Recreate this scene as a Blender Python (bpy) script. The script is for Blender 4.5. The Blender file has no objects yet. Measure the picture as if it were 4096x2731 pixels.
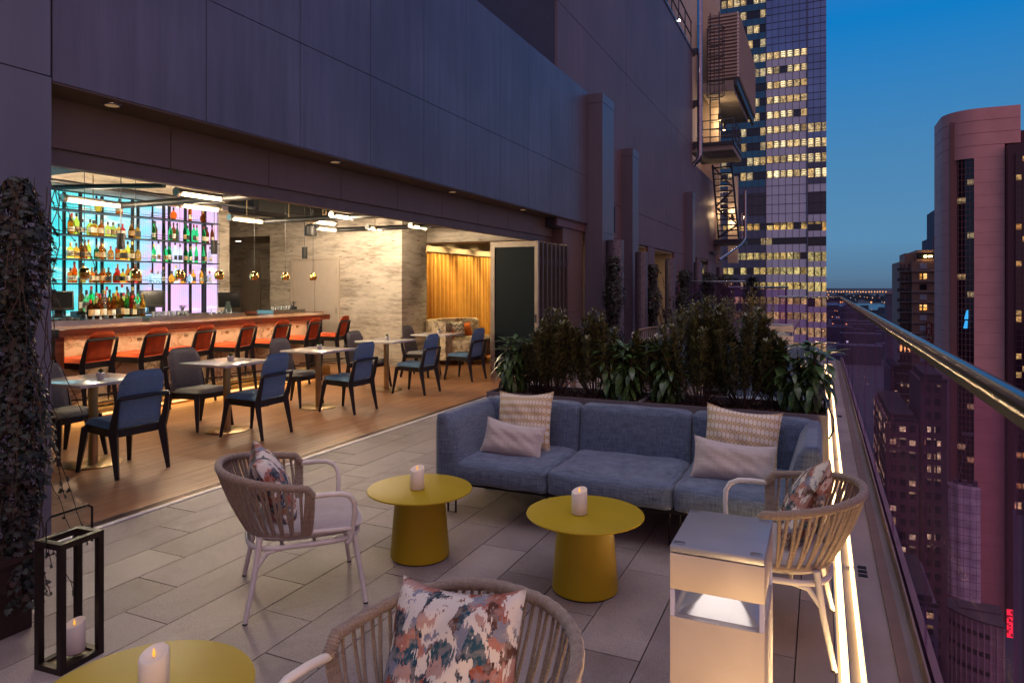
import bpy, bmesh, math, random
from mathutils import Vector, Matrix
C = bpy.context.scene
PI = math.pi
R = math.radians
sin, cos = math.sin, math.cos

# ------------------------------------------------------------------ camera
cam = bpy.data.objects.new('camera', bpy.data.cameras.new('camera'))
C.collection.objects.link(cam)
cam.location = (0, 0, 1.55)
cam.rotation_euler = (R(90), 0, R(24.33))
cam.data.sensor_width = 36; cam.data.lens = 24.0
cam.data.shift_y = -0.0544
cam.data.clip_start = 0.05; cam.data.clip_end = 60000
C.camera = cam
# ------------------------------------------------------------------ world (dusk)
W = bpy.data.worlds.new('World'); C.world = W; W.use_nodes = True
def build_world():
    nt = W.node_tree; nt.nodes.clear(); N = nt.nodes.new; L = nt.links.new
    out = N('ShaderNodeOutputWorld'); bg = N('ShaderNodeBackground'); L(bg.outputs[0], out.inputs[0])
    tc = N('ShaderNodeTexCoord'); sp = N('ShaderNodeSeparateXYZ'); L(tc.outputs['Generated'], sp.inputs[0])
    rp = N('ShaderNodeValToRGB'); L(sp.outputs[2], rp.inputs[0])
    e = rp.color_ramp.elements
    stops = [(0.0, (.08, .15, .25)), (.012, (.095, .19, .31)), (.06, (.10, .26, .45)), (.17, (.065, .235, .47)), (.33, (.005, .20, .56)),
             (.45, (.05, .17, .50)), (.62, (.20, .18, .33)), (1.0, (.48, .44, .60))]
    while len(e) < len(stops): e.new(.5)
    for k, (p, c) in enumerate(stops): e[k].position = p; e[k].color = (*c, 1)
    # mauve city glow low in the sky away from the view (east and south)
    d = N('ShaderNodeVectorMath'); d.operation = 'DOT_PRODUCT'; L(tc.outputs['Generated'], d.inputs[0]); d.inputs[1].default_value = (.80, -.60, 0)
    mr = N('ShaderNodeMapRange'); L(d.outputs['Value'], mr.inputs[0]); mr.inputs[1].default_value = .15; mr.inputs[2].default_value = .95
    mx = N('ShaderNodeMix'); mx.data_type = 'RGBA'; L(mr.outputs[0], mx.inputs[0]); L(rp.outputs[0], mx.inputs[6]); mx.inputs[7].default_value = (.56, .27, .33, 1)
    L(mx.outputs[2], bg.inputs[0]); bg.inputs[1].default_value = 1.0
build_world()
sun = bpy.data.objects.new('sun', bpy.data.lights.new('sun', 'SUN')); C.collection.objects.link(sun)  # added soft overhead fill; no sun is up at dusk
sun.data.energy = .66; sun.data.angle = R(44); sun.data.color = (.96, .88, 1)
sun.rotation_euler = (R(14), 0, R(50))
C.view_settings.view_transform = 'Standard'; C.view_settings.look = 'None'
C.view_settings.exposure = 0; C.view_settings.gamma = 1
C.render.engine = 'CYCLES'
C.cycles.use_denoising = True
C.cycles.max_bounces = 7; C.cycles.transparent_max_bounces = 16
C.cycles.sample_clamp_indirect = 4; C.cycles.caustics_reflective = False; C.cycles.caustics_refractive = False

# ------------------------------------------------------------------ materials
class NT:
    def __init__(s, name):
        s.m = bpy.data.materials.new(name); s.m.use_nodes = True; s.t = s.m.node_tree
        s.b = s.t.nodes['Principled BSDF']; s.tc = None
    def n(s, kind, **kw):
        x = s.t.nodes.new('ShaderNode' + kind)
        for k, v in kw.items(): setattr(x, k, v)
        return x
    def l(s, a, b): s.t.links.new(a, b)
    def co(s, scale=(1, 1, 1), loc=(0, 0, 0), rot=(0, 0, 0)):
        tc = s.n('TexCoord'); mp = s.n('Mapping'); s.l(tc.outputs['Object'], mp.inputs[0])
        mp.inputs['Scale'].default_value = scale; mp.inputs['Location'].default_value = loc; mp.inputs['Rotation'].default_value = rot
        return mp.outputs[0]
    def noise(s, v, scale=5, detail=4, rough=.5, dist=0):
        x = s.n('TexNoise'); s.l(v, x.inputs['Vector'])
        x.inputs['Scale'].default_value = scale; x.inputs['Detail'].default_value = detail
        x.inputs['Roughness'].default_value = rough; x.inputs['Distortion'].default_value = dist
        return x
    def ramp(s, f, stops, mode='LINEAR'):
        x = s.n('ValToRGB'); s.l(f, x.inputs[0]); x.color_ramp.interpolation = mode; e = x.color_ramp.elements
        while len(e) < len(stops): e.new(.5)
        for k, (p, c) in enumerate(stops):
            e[k].position = p; e[k].color = (*c, 1) if len(c) == 3 else c
        return x.outputs[0]
    def mix(s, f, a, b, mode='MIX'):
        x = s.n('Mix', data_type='RGBA', blend_type=mode)
        for k, v in ((0, f), (6, a), (7, b)):
            if hasattr(v, 'node'): s.l(v, x.inputs[k])
            elif k: x.inputs[k].default_value = (*v, 1)
            else: x.inputs[0].default_value = v
        return x.outputs[2]
    def math(s, op, a, b=0.0, c=None):
        x = s.n('Math', operation=op)
        for k, v in enumerate((a, b, c)):
            if v is None: continue
            if hasattr(v, 'node'): s.l(v, x.inputs[k])
            else: x.inputs[k].default_value = v
        return x.outputs[0]
    def bump(s, h, strength=.3, dist=.01):
        x = s.n('Bump'); s.l(h, x.inputs['Height']); x.inputs['Strength'].default_value = strength; x.inputs['Distance'].default_value = dist
        s.l(x.outputs[0], s.b.inputs['Normal'])
    def col(s, c):
        if hasattr(c, 'node'): s.l(c, s.b.inputs['Base Color'])
        else: s.b.inputs['Base Color'].default_value = (*c, 1)
    def set(s, **kw):
        for k, v in kw.items():
            i = s.b.inputs[k.replace('_', ' ')]
            if hasattr(v, 'node'): s.l(v, i)
            else: i.default_value = v
    def emit(s, c, st):
        if hasattr(c, 'node'): s.l(c, s.b.inputs['Emission Color'])
        else: s.b.inputs['Emission Color'].default_value = (*c, 1)
        if hasattr(st, 'node'): s.l(st, s.b.inputs['Emission Strength'])
        else: s.b.inputs['Emission Strength'].default_value = st

def plain(name, c, rough=.5, metal=0, var=.12, vs=6, bump=0, bs=200, emit=0, spec=None):
    t = NT(name); v = t.co(); n = t.noise(v, vs, 5)
    lo = tuple(x * (1 - var) for x in c); hi = tuple(min(1, x * (1 + var)) for x in c)
    t.col(t.ramp(n.outputs[0], [(.3, lo), (.7, hi)])); t.set(Roughness=rough, Metallic=metal)
    if spec is not None: t.b.inputs['Specular IOR Level'].default_value = spec
    if bump: t.bump(t.noise(v, bs, 2).outputs[0], bump, .004)
    if emit: t.emit(c, emit)
    return t.m
M = {}
M['black'] = plain('black painted wood', (.010, .011, .014), .45, bump=.05)
M['black_metal'] = plain('black metal', (.007, .007, .008), .5, 0, spec=.3)
M['dark'] = plain('dark void', (.006, .006, .008), .8)
M['chrome'] = plain('polished steel', (.34, .34, .38), .13, 1)
M['steel'] = plain('brushed steel', (.50, .46, .42), .32, 1, bump=.06)
M['brass'] = plain('brushed brass', (.52, .38, .20), .28, 1)
M['gold'] = plain('gold mirror', (.85, .55, .16), .06, 1)
M['white_tube'] = plain('white powder coat', (.70, .66, .58), .42)
M['yellow'] = plain('mustard powder coat', (.41, .29, .003), .44, var=.03, bump=.12, bs=900, spec=.35)
M['wax'] = plain('ivory wax', (.78, .71, .58), .45, var=.03)
M['flame'] = plain('led flame', (1, .45, .05), .5, emit=1.0)
M['mulch'] = plain('bark mulch', (.05, .022, .012), .95, var=.6, vs=40, bump=1, bs=60)
M['soil_box'] = plain('planter metal', (.20, .18, .18), .5, .1)
M['rail'] = plain('polished handrail', (.22, .22, .25), .20, 1)
M['bulb'] = plain('pot white', (.75, .74, .72), .35)
M['succulent'] = plain('succulent green', (.06, .13, .05), .5, var=.4, vs=60)
M['orange'] = plain('rust orange velvet', (.55, .075, .012), .9, var=.25, vs=9, bump=.1)
M['rust_cushion'] = plain('burnt orange cloth', (.60, .14, .02), .85, var=.2)
M['glassware'] = plain('clear glass', (.75, .80, .80), .08)
t = M['glassware'].node_tree.nodes['Principled BSDF']; t.inputs['Transmission Weight'].default_value = .55
M['door_paint'] = plain('greige door paint', (.52, .45, .37), .55, var=.04)
M['white_paint'] = plain('warm plaster', (.55, .46, .36), .8, var=.06)
M['concrete'] = plain('cast concrete', (.30, .265, .235), .85, var=.2, vs=1.6, bump=.25, bs=30)
M['galv'] = plain('galvanised steel', (.07, .072, .085), .5, .5)
M['louver'] = plain('louver paint', (.80, .70, .63), .55, var=.06)

def panel_mat(name, c, streak=.2, rough=.42, metal=.35):
    t = NT(name); v = t.co((1, 1, .06)); n = t.noise(v, 9, 6, .7); v2 = t.co(); n2 = t.noise(v2, .7, 3)
    f = t.math('MULTIPLY', n.outputs[0], n2.outputs[0])
    t.col(t.ramp(f, [(.12, tuple(x * (1 - streak) for x in c)), (.4, c)])); t.set(Roughness=rough, Metallic=metal)
    t.bump(t.noise(v2, 1.1, 2).outputs[0], .05, .05)
    return t.m
M['fascia'] = panel_mat('zinc facade panel', (.185, .165, .215), .38, .40, .40)
M['plum'] = panel_mat('plum facade panel', (.185, .11, .12), .30, .5, .1)
M['pierm'] = panel_mat('grey pier panel', (.19, .18, .225), .15, .4, .4)
M['brown_wall'] = panel_mat('brown facade panel', (.17, .115, .10), .15, .5, .1)
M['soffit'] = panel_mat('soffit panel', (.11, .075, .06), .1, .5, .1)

def deck_mat():
    t = NT('porcelain paver'); v = t.co()
    sp = t.n('SeparateXYZ'); t.l(v, sp.inputs[0]); w = .2925; Lg = .8775
    row = t.math('FLOOR', t.math('DIVIDE', t.math('ADD', sp.outputs[0], 4.19), w))
    yy = t.math('ADD', t.math('ADD', sp.outputs[1], -3.37), t.math('MULTIPLY', row, w))
    ci = t.math('FLOOR', t.math('DIVIDE', yy, Lg))
    cb = t.n('CombineXYZ'); t.l(row, cb.inputs[0]); t.l(ci, cb.inputs[1])
    wn = t.n('TexWhiteNoise', noise_dimensions='2D'); t.l(cb.outputs[0], wn.inputs['Vector'])
    base = t.ramp(wn.outputs['Value'], [(0, (.19, .15, .135)), (.5, (.26, .21, .19)), (1, (.34, .285, .255))])
    n = t.noise(v, 3, 6, .6); base = t.mix(.28, base, t.ramp(n.outputs[0], [(.35, (.19, .165, .16)), (.65, (.38, .34, .325))]))
    sc = t.noise(v, 330, 2, .7); spk = t.ramp(sc.outputs[0], [(.36, (.42, .42, .42)), (.5, (1, 1, 1)), (.66, (1.6, 1.55, 1.5))])
    base = t.mix(1, base, spk, 'MULTIPLY')
    st = t.noise(v, .9, 7, .72, .6); base = t.mix(1, base, t.ramp(st.outputs[0], [(.36, (.74, .72, .70)), (.50, (1, 1, 1)), (.70, (1.06, 1.06, 1.06))]), 'MULTIPLY')
    t.col(base); t.set(Roughness=t.ramp(n.outputs[0], [(.3, (.42,) * 3), (.7, (.62,) * 3)])); t.bump(sc.outputs[0], .25, .002)
    return t.m
M['deck'] = deck_mat()

def wood_mat():
    t = NT('oak plank floor'); v = t.co(); sp = t.n('SeparateXYZ'); t.l(v, sp.inputs[0])
    row = t.math('FLOOR', t.math('DIVIDE', sp.outputs[0], .16))
    cb0 = t.n('TexWhiteNoise', noise_dimensions='1D'); t.l(row, cb0.inputs['W'])
    yy = t.math('DIVIDE', t.math('ADD', sp.outputs[1], t.math('MULTIPLY', cb0.outputs[0], 1.4)), 1.4)
    ci = t.math('FLOOR', yy); cb = t.n('CombineXYZ'); t.l(row, cb.inputs[0]); t.l(ci, cb.inputs[1])
    wn = t.n('TexWhiteNoise', noise_dimensions='2D'); t.l(cb.outputs[0], wn.inputs['Vector'])
    g = t.noise(t.co((22, 1.6, 1)), 1, 6, .65, .6)
    a = t.ramp(g.outputs[0], [(.3, (.25, .105, .045)), (.5, (.41, .20, .09)), (.7, (.54, .29, .14))])
    a = t.mix(.30, a, t.ramp(wn.outputs['Value'], [(0, (.20, .085, .035)), (1, (.50, .27, .13))]))
    fx = t.math('FRACT', t.math('DIVIDE', sp.outputs[0], .16)); fy = t.math('FRACT', yy)
    m = t.math('MULTIPLY', t.math('GREATER_THAN', fx, .02), t.math('GREATER_THAN', fy, .003))
    a = t.mix(m, (.06, .028, .014), a)
    t.col(a); t.set(Roughness=.36); t.bump(g.outputs[0], .08, .003)
    return t.m
M['wood'] = wood_mat()
def grain(name, lo, hi, scale, rough=.35):
    t = NT(name); g = t.noise(t.co(scale), 1, 6, .65, .8); t.col(t.ramp(g.outputs[0], [(.3, lo), (.7, hi)])); t.set(Roughness=rough)
    return t.m
M['walnut'] = grain('red walnut bar top', (.13, .035, .018), (.27, .085, .045), (30, 2, 30), .22)
M['fence_wood'] = grain('charred wood', (.016, .006, .005), (.045, .016, .012), (12, 12, 2), .6)
def marble(name, base, vein, sc, emit=0):
    t = NT(name); v = t.co(); n = t.noise(v, sc, 5, .6, 1.5)
    a = t.math('ABSOLUTE', t.math('SUBTRACT', n.outputs[0], .5))
    n2 = t.noise(v, sc * .5, 4, .5, .5)
    f = t.ramp(a, [(0, vein), (.022, tuple((x + y) / 2 for x, y in zip(vein, base))), (.06, base)])
    f = t.mix(t.ramp(n2.outputs[0], [(.45, (0, 0, 0)), (.6, (1, 1, 1))]), base, f)
    t.col(f); t.set(Roughness=.14)
    return t.m
M['marble'] = marble('white marble', (.66, .64, .63), (.38, .37, .38), 4)
M['marble_bar'] = marble('veined marble cladding', (.64, .51, .36), (.26, .17, .10), 2.2)

def birch():
    t = NT('birch bark wallpaper'); v = t.co()
    n = t.noise(t.co((3.0, 3.0, 16)), 1, 8, .72, .3); big = t.noise(t.co((1.1, 1.1, 3.0)), 1, 3, .5)
    f = t.math('ADD', t.math('MULTIPLY', n.outputs[0], .6), t.math('MULTIPLY', big.outputs[0], .4))
    a = t.ramp(f, [(.38, (.27, .225, .175)), (.46, (.42, .37, .31)), (.53, (.56, .50, .42)), (.62, (.64, .58, .50))])
    vo = t.n('TexVoronoi'); t.l(t.co((1.6, 1.6, 7)), vo.inputs['Vector']); vo.inputs['Scale'].default_value = 1.3
    k = t.ramp(vo.outputs['Distance'], [(.05, (0, 0, 0)), (.14, (1, 1, 1))])
    a = t.mix(k, (.17, .14, .11), a)
    t.col(a); t.set(Roughness=.75)
    return t.m
M['birch'] = birch()

def screen_mat():
    t = NT('backlit colour screen'); v = t.co(); sp = t.n('SeparateXYZ'); t.l(v, sp.inputs[0])
    g = t.n('MapRange'); t.l(sp.outputs[1], g.inputs[0]); g.inputs[1].default_value = 6.2; g.inputs[2].default_value = 8.9
    n = t.noise(t.co((1, 1.2, 2.2)), 1.3, 4, .6)
    f = t.math('ADD', g.outputs[0], t.math('MULTIPLY', t.math('SUBTRACT', n.outputs[0], .5), 1.1))
    a = t.ramp(f, [(0, (.04, .60, .64)), (.25, (.08, .62, .66)), (.48, (.20, .62, .76)), (.68, (.48, .50, .78)), (.86, (.80, .44, .78)), (1, (.62, .45, .80))])
    n2 = t.noise(t.co((1, .9, 4.5)), 1.6, 4, .6)
    a = t.mix(t.ramp(n2.outputs[0], [(.58, (0, 0, 0)), (.70, (.8, .8, .8))]), a, (.95, .82, .58))
    rib = t.math('SINE', t.math('MULTIPLY', sp.outputs[1], 150))
    a = t.mix(t.math('MULTIPLY_ADD', rib, .10, .10), a, (.02, .12, .2))
    t.col((.05, .05, .05)); t.emit(a, 1.5); t.set(Roughness=.3)
    return t.m
M['screen'] = screen_mat()

def weave(name, c1, c2, sc=260, ang=0, rough=.9, slub=.5):
    t = NT(name); v = t.co((1, 1, 1), (0, 0, 0), (0, 0, ang))
    a = t.noise(t.co((8, 8, 130)), 1.4, 3, .6); b = t.noise(t.co((130, 130, 8)), 1.4, 3, .6)
    f = t.math('ADD', t.math('MULTIPLY', a.outputs[0], .5), t.math('MULTIPLY', b.outputs[0], .5))
    c = t.noise(v, sc, 2)
    f = t.math('ADD', t.math('MULTIPLY', f, 1 - slub * .4), t.math('MULTIPLY', c.outputs[0], slub * .4))
    t.col(t.ramp(f, [(.36, c1), (.62, c2)])); t.set(Roughness=rough); t.bump(c.outputs[0], .3, .002)
    t.b.inputs['Sheen Weight'].default_value = .25
    return t.m
M['sofa'] = weave('slate blue upholstery', (.030, .050, .082), (.155, .21, .30))
M['linen'] = weave('pale linen', (.42, .375, .335), (.62, .565, .51))
M['seat_pad'] = weave('mauve grey canvas', (.36, .31, .28), (.50, .435, .40), slub=.9)
M['rope'] = weave('taupe rope', (.16, .118, .085), (.35, .27, .20), 420, slub=1)
def herring(name, c1, c2):
    t = NT(name); v = t.co(); sp = t.n('SeparateXYZ'); t.l(v, sp.inputs[0])
    z = t.math('PINGPONG', t.math('ADD', sp.outputs[0], 5), .018)
    s1 = t.math('SINE', t.math('MULTIPLY', t.math('ADD', t.math('ADD', sp.outputs[2], sp.outputs[1]), z), 900))
    n = t.noise(v, 240, 2)
    f = t.math('ADD', t.math('MULTIPLY', s1, .22), n.outputs[0])
    t.col(t.ramp(f, [(.34, c1), (.72, c2)])); t.set(Roughness=.95); t.bump(n.outputs[0], .3, .002)
    return t.m
M['herring_blue'] = herring('blue herringbone tweed', (.022, .065, .14), (.25, .44, .66))
M['herring_grey'] = herring('grey herringbone tweed', (.05, .055, .065), (.40, .40, .41))

def print_mat():
    t = NT('ikat print cloth'); v = t.co()
    zig = t.noise(t.co((60, 60, 18)), 2.2, 2, .6)
    dv = t.n('VectorMath', operation='MULTIPLY_ADD'); t.l(zig.outputs['Color'], dv.inputs[0]); dv.inputs[1].default_value = (.045, .045, .045); t.l(v, dv.inputs[2])
    warp = t.noise(v, 9, 2); dv2 = t.n('VectorMath', operation='MULTIPLY_ADD'); t.l(warp.outputs['Color'], dv2.inputs[0]); dv2.inputs[1].default_value = (.09, .09, .09); t.l(dv.outputs[0], dv2.inputs[2])
    n1 = t.noise(dv2.outputs[0], 11, 1.5, .4)
    band = t.math('PINGPONG', t.math('MULTIPLY', n1.outputs[0], 3.2), .5)
    mask = t.math('LESS_THAN', band, .19)
    vo = t.n('TexVoronoi'); t.l(dv2.outputs[0], vo.inputs['Vector']); vo.inputs['Scale'].default_value = 20
    s = t.n('SeparateXYZ'); t.l(vo.outputs['Color'], s.inputs[0])
    pal = t.ramp(s.outputs[0], [(0, (.012, .035, .055)), (.17, (.10, .035, .018)), (.32, (.42, .17, .12)), (.48, (.20, .21, .27)), (.60, (.33, .075, .03)), (.72, (.015, .07, .10)), (.83, (.48, .28, .22)), (.93, (.23, .10, .04))], 'CONSTANT')
    pal = t.mix(t.ramp(t.noise(v, 55, 3).outputs[0], [(.45, (0, 0, 0)), (.6, (.35, .35, .35))]), pal, (.5, .4, .35))
    t.col(t.mix(mask, pal, (.72, .64, .54))); t.set(Roughness=.85); t.bump(t.noise(v, 500, 2).outputs[0], .2, .001)
    return t.m
M['print'] = print_mat()
def lattice_mat():
    # rows of elongated hexagons with small triangles between, mustard on cream (x, z of the cushion)
    t = NT('mustard lattice cloth'); v = t.co(); sp = t.n('SeparateXYZ'); t.l(v, sp.inputs[0]); wn = t.noise(v, 7, 2)
    x = t.math('ADD', t.math('ADD', sp.outputs[0], 5), t.math('MULTIPLY', wn.outputs[0], .006)); z = t.math('ADD', sp.outputs[2], 5)
    w, h, lw = .025, .052, .0024
    fx = t.math('PINGPONG', x, w / 2); fz = t.math('PINGPONG', z, h / 2)       # 0..w/2, 0..h/2
    d1 = t.math('ABSOLUTE', t.math('SUBTRACT', fz, t.math('MULTIPLY_ADD', fx, .85, .0035)))
    l1 = t.math('LESS_THAN', d1, lw)
    l2 = t.math('MULTIPLY', t.math('LESS_THAN', fx, .0014), t.math('LESS_THAN', fz, .0055))
    l3 = t.math('GREATER_THAN', fx, w / 2 - .0014)
    l4 = t.math('LESS_THAN', t.math('ABSOLUTE', t.math('SUBTRACT', fz, t.math('MULTIPLY_ADD', fx, -.6, .008))), .0012); l5 = t.math('LESS_THAN', fz, .0016)
    m = l1
    for q in (l2, l3, l5): m = t.math('MAXIMUM', m, q)
    t.col(t.mix(m, (.74, .68, .54), (.47, .27, .035))); t.set(Roughness=.85)
    return t.m
M['lattice'] = lattice_mat()
def chevron():
    t = NT('chevron cushion'); sp = t.n('SeparateXYZ'); t.l(t.co(), sp.inputs[0])
    z = t.math('ADD', t.math('ADD', sp.outputs[2], 3), t.math('PINGPONG', t.math('ADD', sp.outputs[0], 3), .05))
    t.col(t.ramp(t.math('FRACT', t.math('MULTIPLY', z, 11)), [(0, (.70, .62, .48)), (.45, (.10, .09, .10)), (.72, (.70, .62, .48))], 'CONSTANT')); t.set(Roughness=.9)
    return t.m
M['chevron'] = chevron()
def toile():
    t = NT('mottled sofa cloth'); n = t.noise(t.co(), 9, 6, .7, .5)
    t.col(t.ramp(n.outputs[0], [(.42, (.26, .19, .13)), (.52, (.58, .48, .34)), (.7, (.70, .60, .42))])); t.set(Roughness=.9)
    return t.m
M['toile'] = toile()
M['curtain'] = plain('gold satin curtain', (.66, .35, .075), .38, 0, var=.1)

def leaf_mat(name, c1, c2, rough=.35, spk=None, sc=25, trans=.15):
    t = NT(name); v = t.co(); n = t.noise(v, sc, 2); a = t.ramp(n.outputs[0], [(.35, c1), (.65, c2)])
    if spk:
        s = t.noise(v, 130, 1); a = t.mix(t.ramp(s.outputs[0], [(.62, (0, 0, 0)), (.68, (1, 1, 1))]), a, spk)
    t.col(a); t.set(Roughness=rough)
    return t.m
M['aucuba'] = leaf_mat('speckled laurel leaf', (.02, .065, .02), (.065, .15, .035), .28, (.40, .38, .10), 9)
M['privet'] = leaf_mat('olive leaf', (.070, .076, .028), (.20, .19, .072), .36)
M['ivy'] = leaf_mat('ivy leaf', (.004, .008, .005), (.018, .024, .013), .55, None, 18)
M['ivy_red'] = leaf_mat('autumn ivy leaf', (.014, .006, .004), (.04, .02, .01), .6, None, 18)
M['gold_bush'] = leaf_mat('golden box leaf', (.12, .11, .01), (.32, .26, .03), .4)
M['conifer'] = leaf_mat('dark conifer', (.010, .012, .010), (.03, .032, .022), .6)
M['grass'] = leaf_mat('sedge blade', (.025, .05, .02), (.07, .11, .045), .45)
M['twig'] = plain('brown twig', (.06, .035, .02), .8, var=.4)

def glass_mat(name, tint, rmin=.05, rough=.0, haze=0.0):
    t = NT(name); nt = t.t; nt.nodes.remove(t.b); out = [n for n in nt.nodes if n.type == 'OUTPUT_MATERIAL'][0]
    tr = t.n('BsdfTransparent'); tr.inputs[0].default_value = (*tint, 1); gl = t.n('BsdfGlossy'); gl.inputs['Roughness'].default_value = rough
    fr = t.n('Fresnel'); fr.inputs[0].default_value = 1.45; mx = t.n('MixShader'); df = t.n('BsdfDiffuse'); df.inputs[0].default_value = (.26, .17, .30, 1); m2 = t.n('MixShader'); m2.inputs[0].default_value = haze; t.l(tr.outputs[0], m2.inputs[1]); t.l(df.outputs[0], m2.inputs[2])
    f = t.math('MULTIPLY_ADD', fr.outputs[0], .0004, rmin); t.l(f, mx.inputs[0]); t.l(m2.outputs[0], mx.inputs[1]); t.l(gl.outputs[0], mx.inputs[2])
    t.l(mx.outputs[0], out.inputs[0])
    return t.m
M['glass'] = glass_mat('balustrade glass', (.88, .76, .90), .0004, 0, .07)
M['dark_glass'] = plain('dark tinted glass', (.006, .013, .017), .5, 0, var=.02, spec=.15)
M['lens'] = glass_mat('lamp lens', (.90, .90, .97), .14)
def glow(name, c, st, rough=.5):
    t = NT(name); t.col(tuple(x * .5 for x in c)); t.emit(c, st); t.set(Roughness=rough); return t.m
M['tube'] = glow('lit tube', (1, .78, .46), 9)
M['led'] = glow('led strip', (1, .62, .27), 9)
M['led_soft'] = glow('under bar led', (1, .62, .26), 1.5)
M['lamp_white'] = glow('lamp glow', (1, .86, .66), 10)
M['spot_face'] = glow('downlight face', (1, .70, .40), .12)
M['wall_lamp'] = glow('wall lamp glow', (1, .66, .34), 16)
M['star_lamp'] = glow('white flood lamp', (1, .95, .86), 60)
M['red_led'] = glow('red led display', (1, .03, .05), 1.6)
M['blue_reflection'] = glow('blue sign reflection', (.04, .42, .9), 1.0)
M['screen_dark'] = plain('monitor glass', (.008, .009, .011), .15)
M['teal_reflect'] = plain('monitor back', (.02, .035, .035), .3)

def city_win(name, cw, ch, frac, cold=(.02, .035, .06), warm=((1, .62, .22), (1, .80, .45)), st=1.0, z0=0., strips=False, bl=.12, seed=0.):
    """office glazing: dark reflective glass, some rooms behind it lit; cells in metres of the object's own x / z"""
    t = NT(name); v = t.co(); sp = t.n('SeparateXYZ'); t.l(v, sp.inputs[0])
    ux = t.math('DIVIDE', t.math('ADD', sp.outputs[0], sp.outputs[1]), cw); uz = t.math('DIVIDE', t.math('SUBTRACT', sp.outputs[2], z0), ch)
    ix, iz = t.math('FLOOR', ux), t.math('FLOOR', uz); fx, fz = t.math('FRACT', ux), t.math('FRACT', uz)
    cb = t.n('CombineXYZ'); t.l(ix, cb.inputs[0]); t.l(iz, cb.inputs[1]); cb.inputs[2].default_value = seed
    wn = t.n('TexWhiteNoise', noise_dimensions='3D'); t.l(cb.outputs[0], wn.inputs['Vector'])
    s = t.n('SeparateXYZ'); t.l(wn.outputs['Color'], s.inputs[0])
    lit = t.math('LESS_THAN', wn.outputs['Value'], frac)
    inx = t.math('MULTIPLY', t.math('GREATER_THAN', fx, .09), t.math('LESS_THAN', fx, .91))
    room = t.noise(t.co((1.1 / cw, 1.1 / cw, 2.2 / ch)), 1.6, 2, .5)
    lev = t.math('MULTIPLY_ADD', t.ramp(room.outputs[0], [(.38, (.1, .1, .1)), (.50, (.55,) * 3), (.60, (.8,) * 3)]), .7, .24)
    spots = t.noise(t.co((7 / cw, 7 / cw, 11 / ch)), 1.0, 1, .3)
    lev = t.math('ADD', lev, t.math('MULTIPLY', t.math('GREATER_THAN', spots.outputs[0], .66), t.math('MULTIPLY', t.math('GREATER_THAN', fz, .35), 1.6)))
    if strips:
        lo = t.math('LESS_THAN', t.math('FRACT', t.math('MULTIPLY', fz, 7)), .4)
        mid = t.math('MULTIPLY', t.math('GREATER_THAN', fx, .2), t.math('LESS_THAN', fx, .7))
        sel = t.math('GREATER_THAN', s.outputs[1], .5)
        lev = t.math('ADD', lev, t.math('MULTIPLY', t.math('MULTIPLY', lo, mid), t.math('MULTIPLY', sel, 1.7)))
    dk = t.math('LESS_THAN', fz, t.math('MULTIPLY', s.outputs[2], .4))            # desks, blinds and people low in the window
    lev = t.math('MULTIPLY', lev, t.math('MULTIPLY_ADD', dk, -.55, 1))
    e = t.math('MULTIPLY', t.math('MULTIPLY', lit, inx), t.math('MULTIPLY', lev, t.math('MULTIPLY_ADD', s.outputs[0], st * .8, st * .35)))
    t.emit(t.mix(s.outputs[1], warm[0], warm[1]), e)
    t.col(cold); t.set(Roughness=bl)
    return t.m

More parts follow.
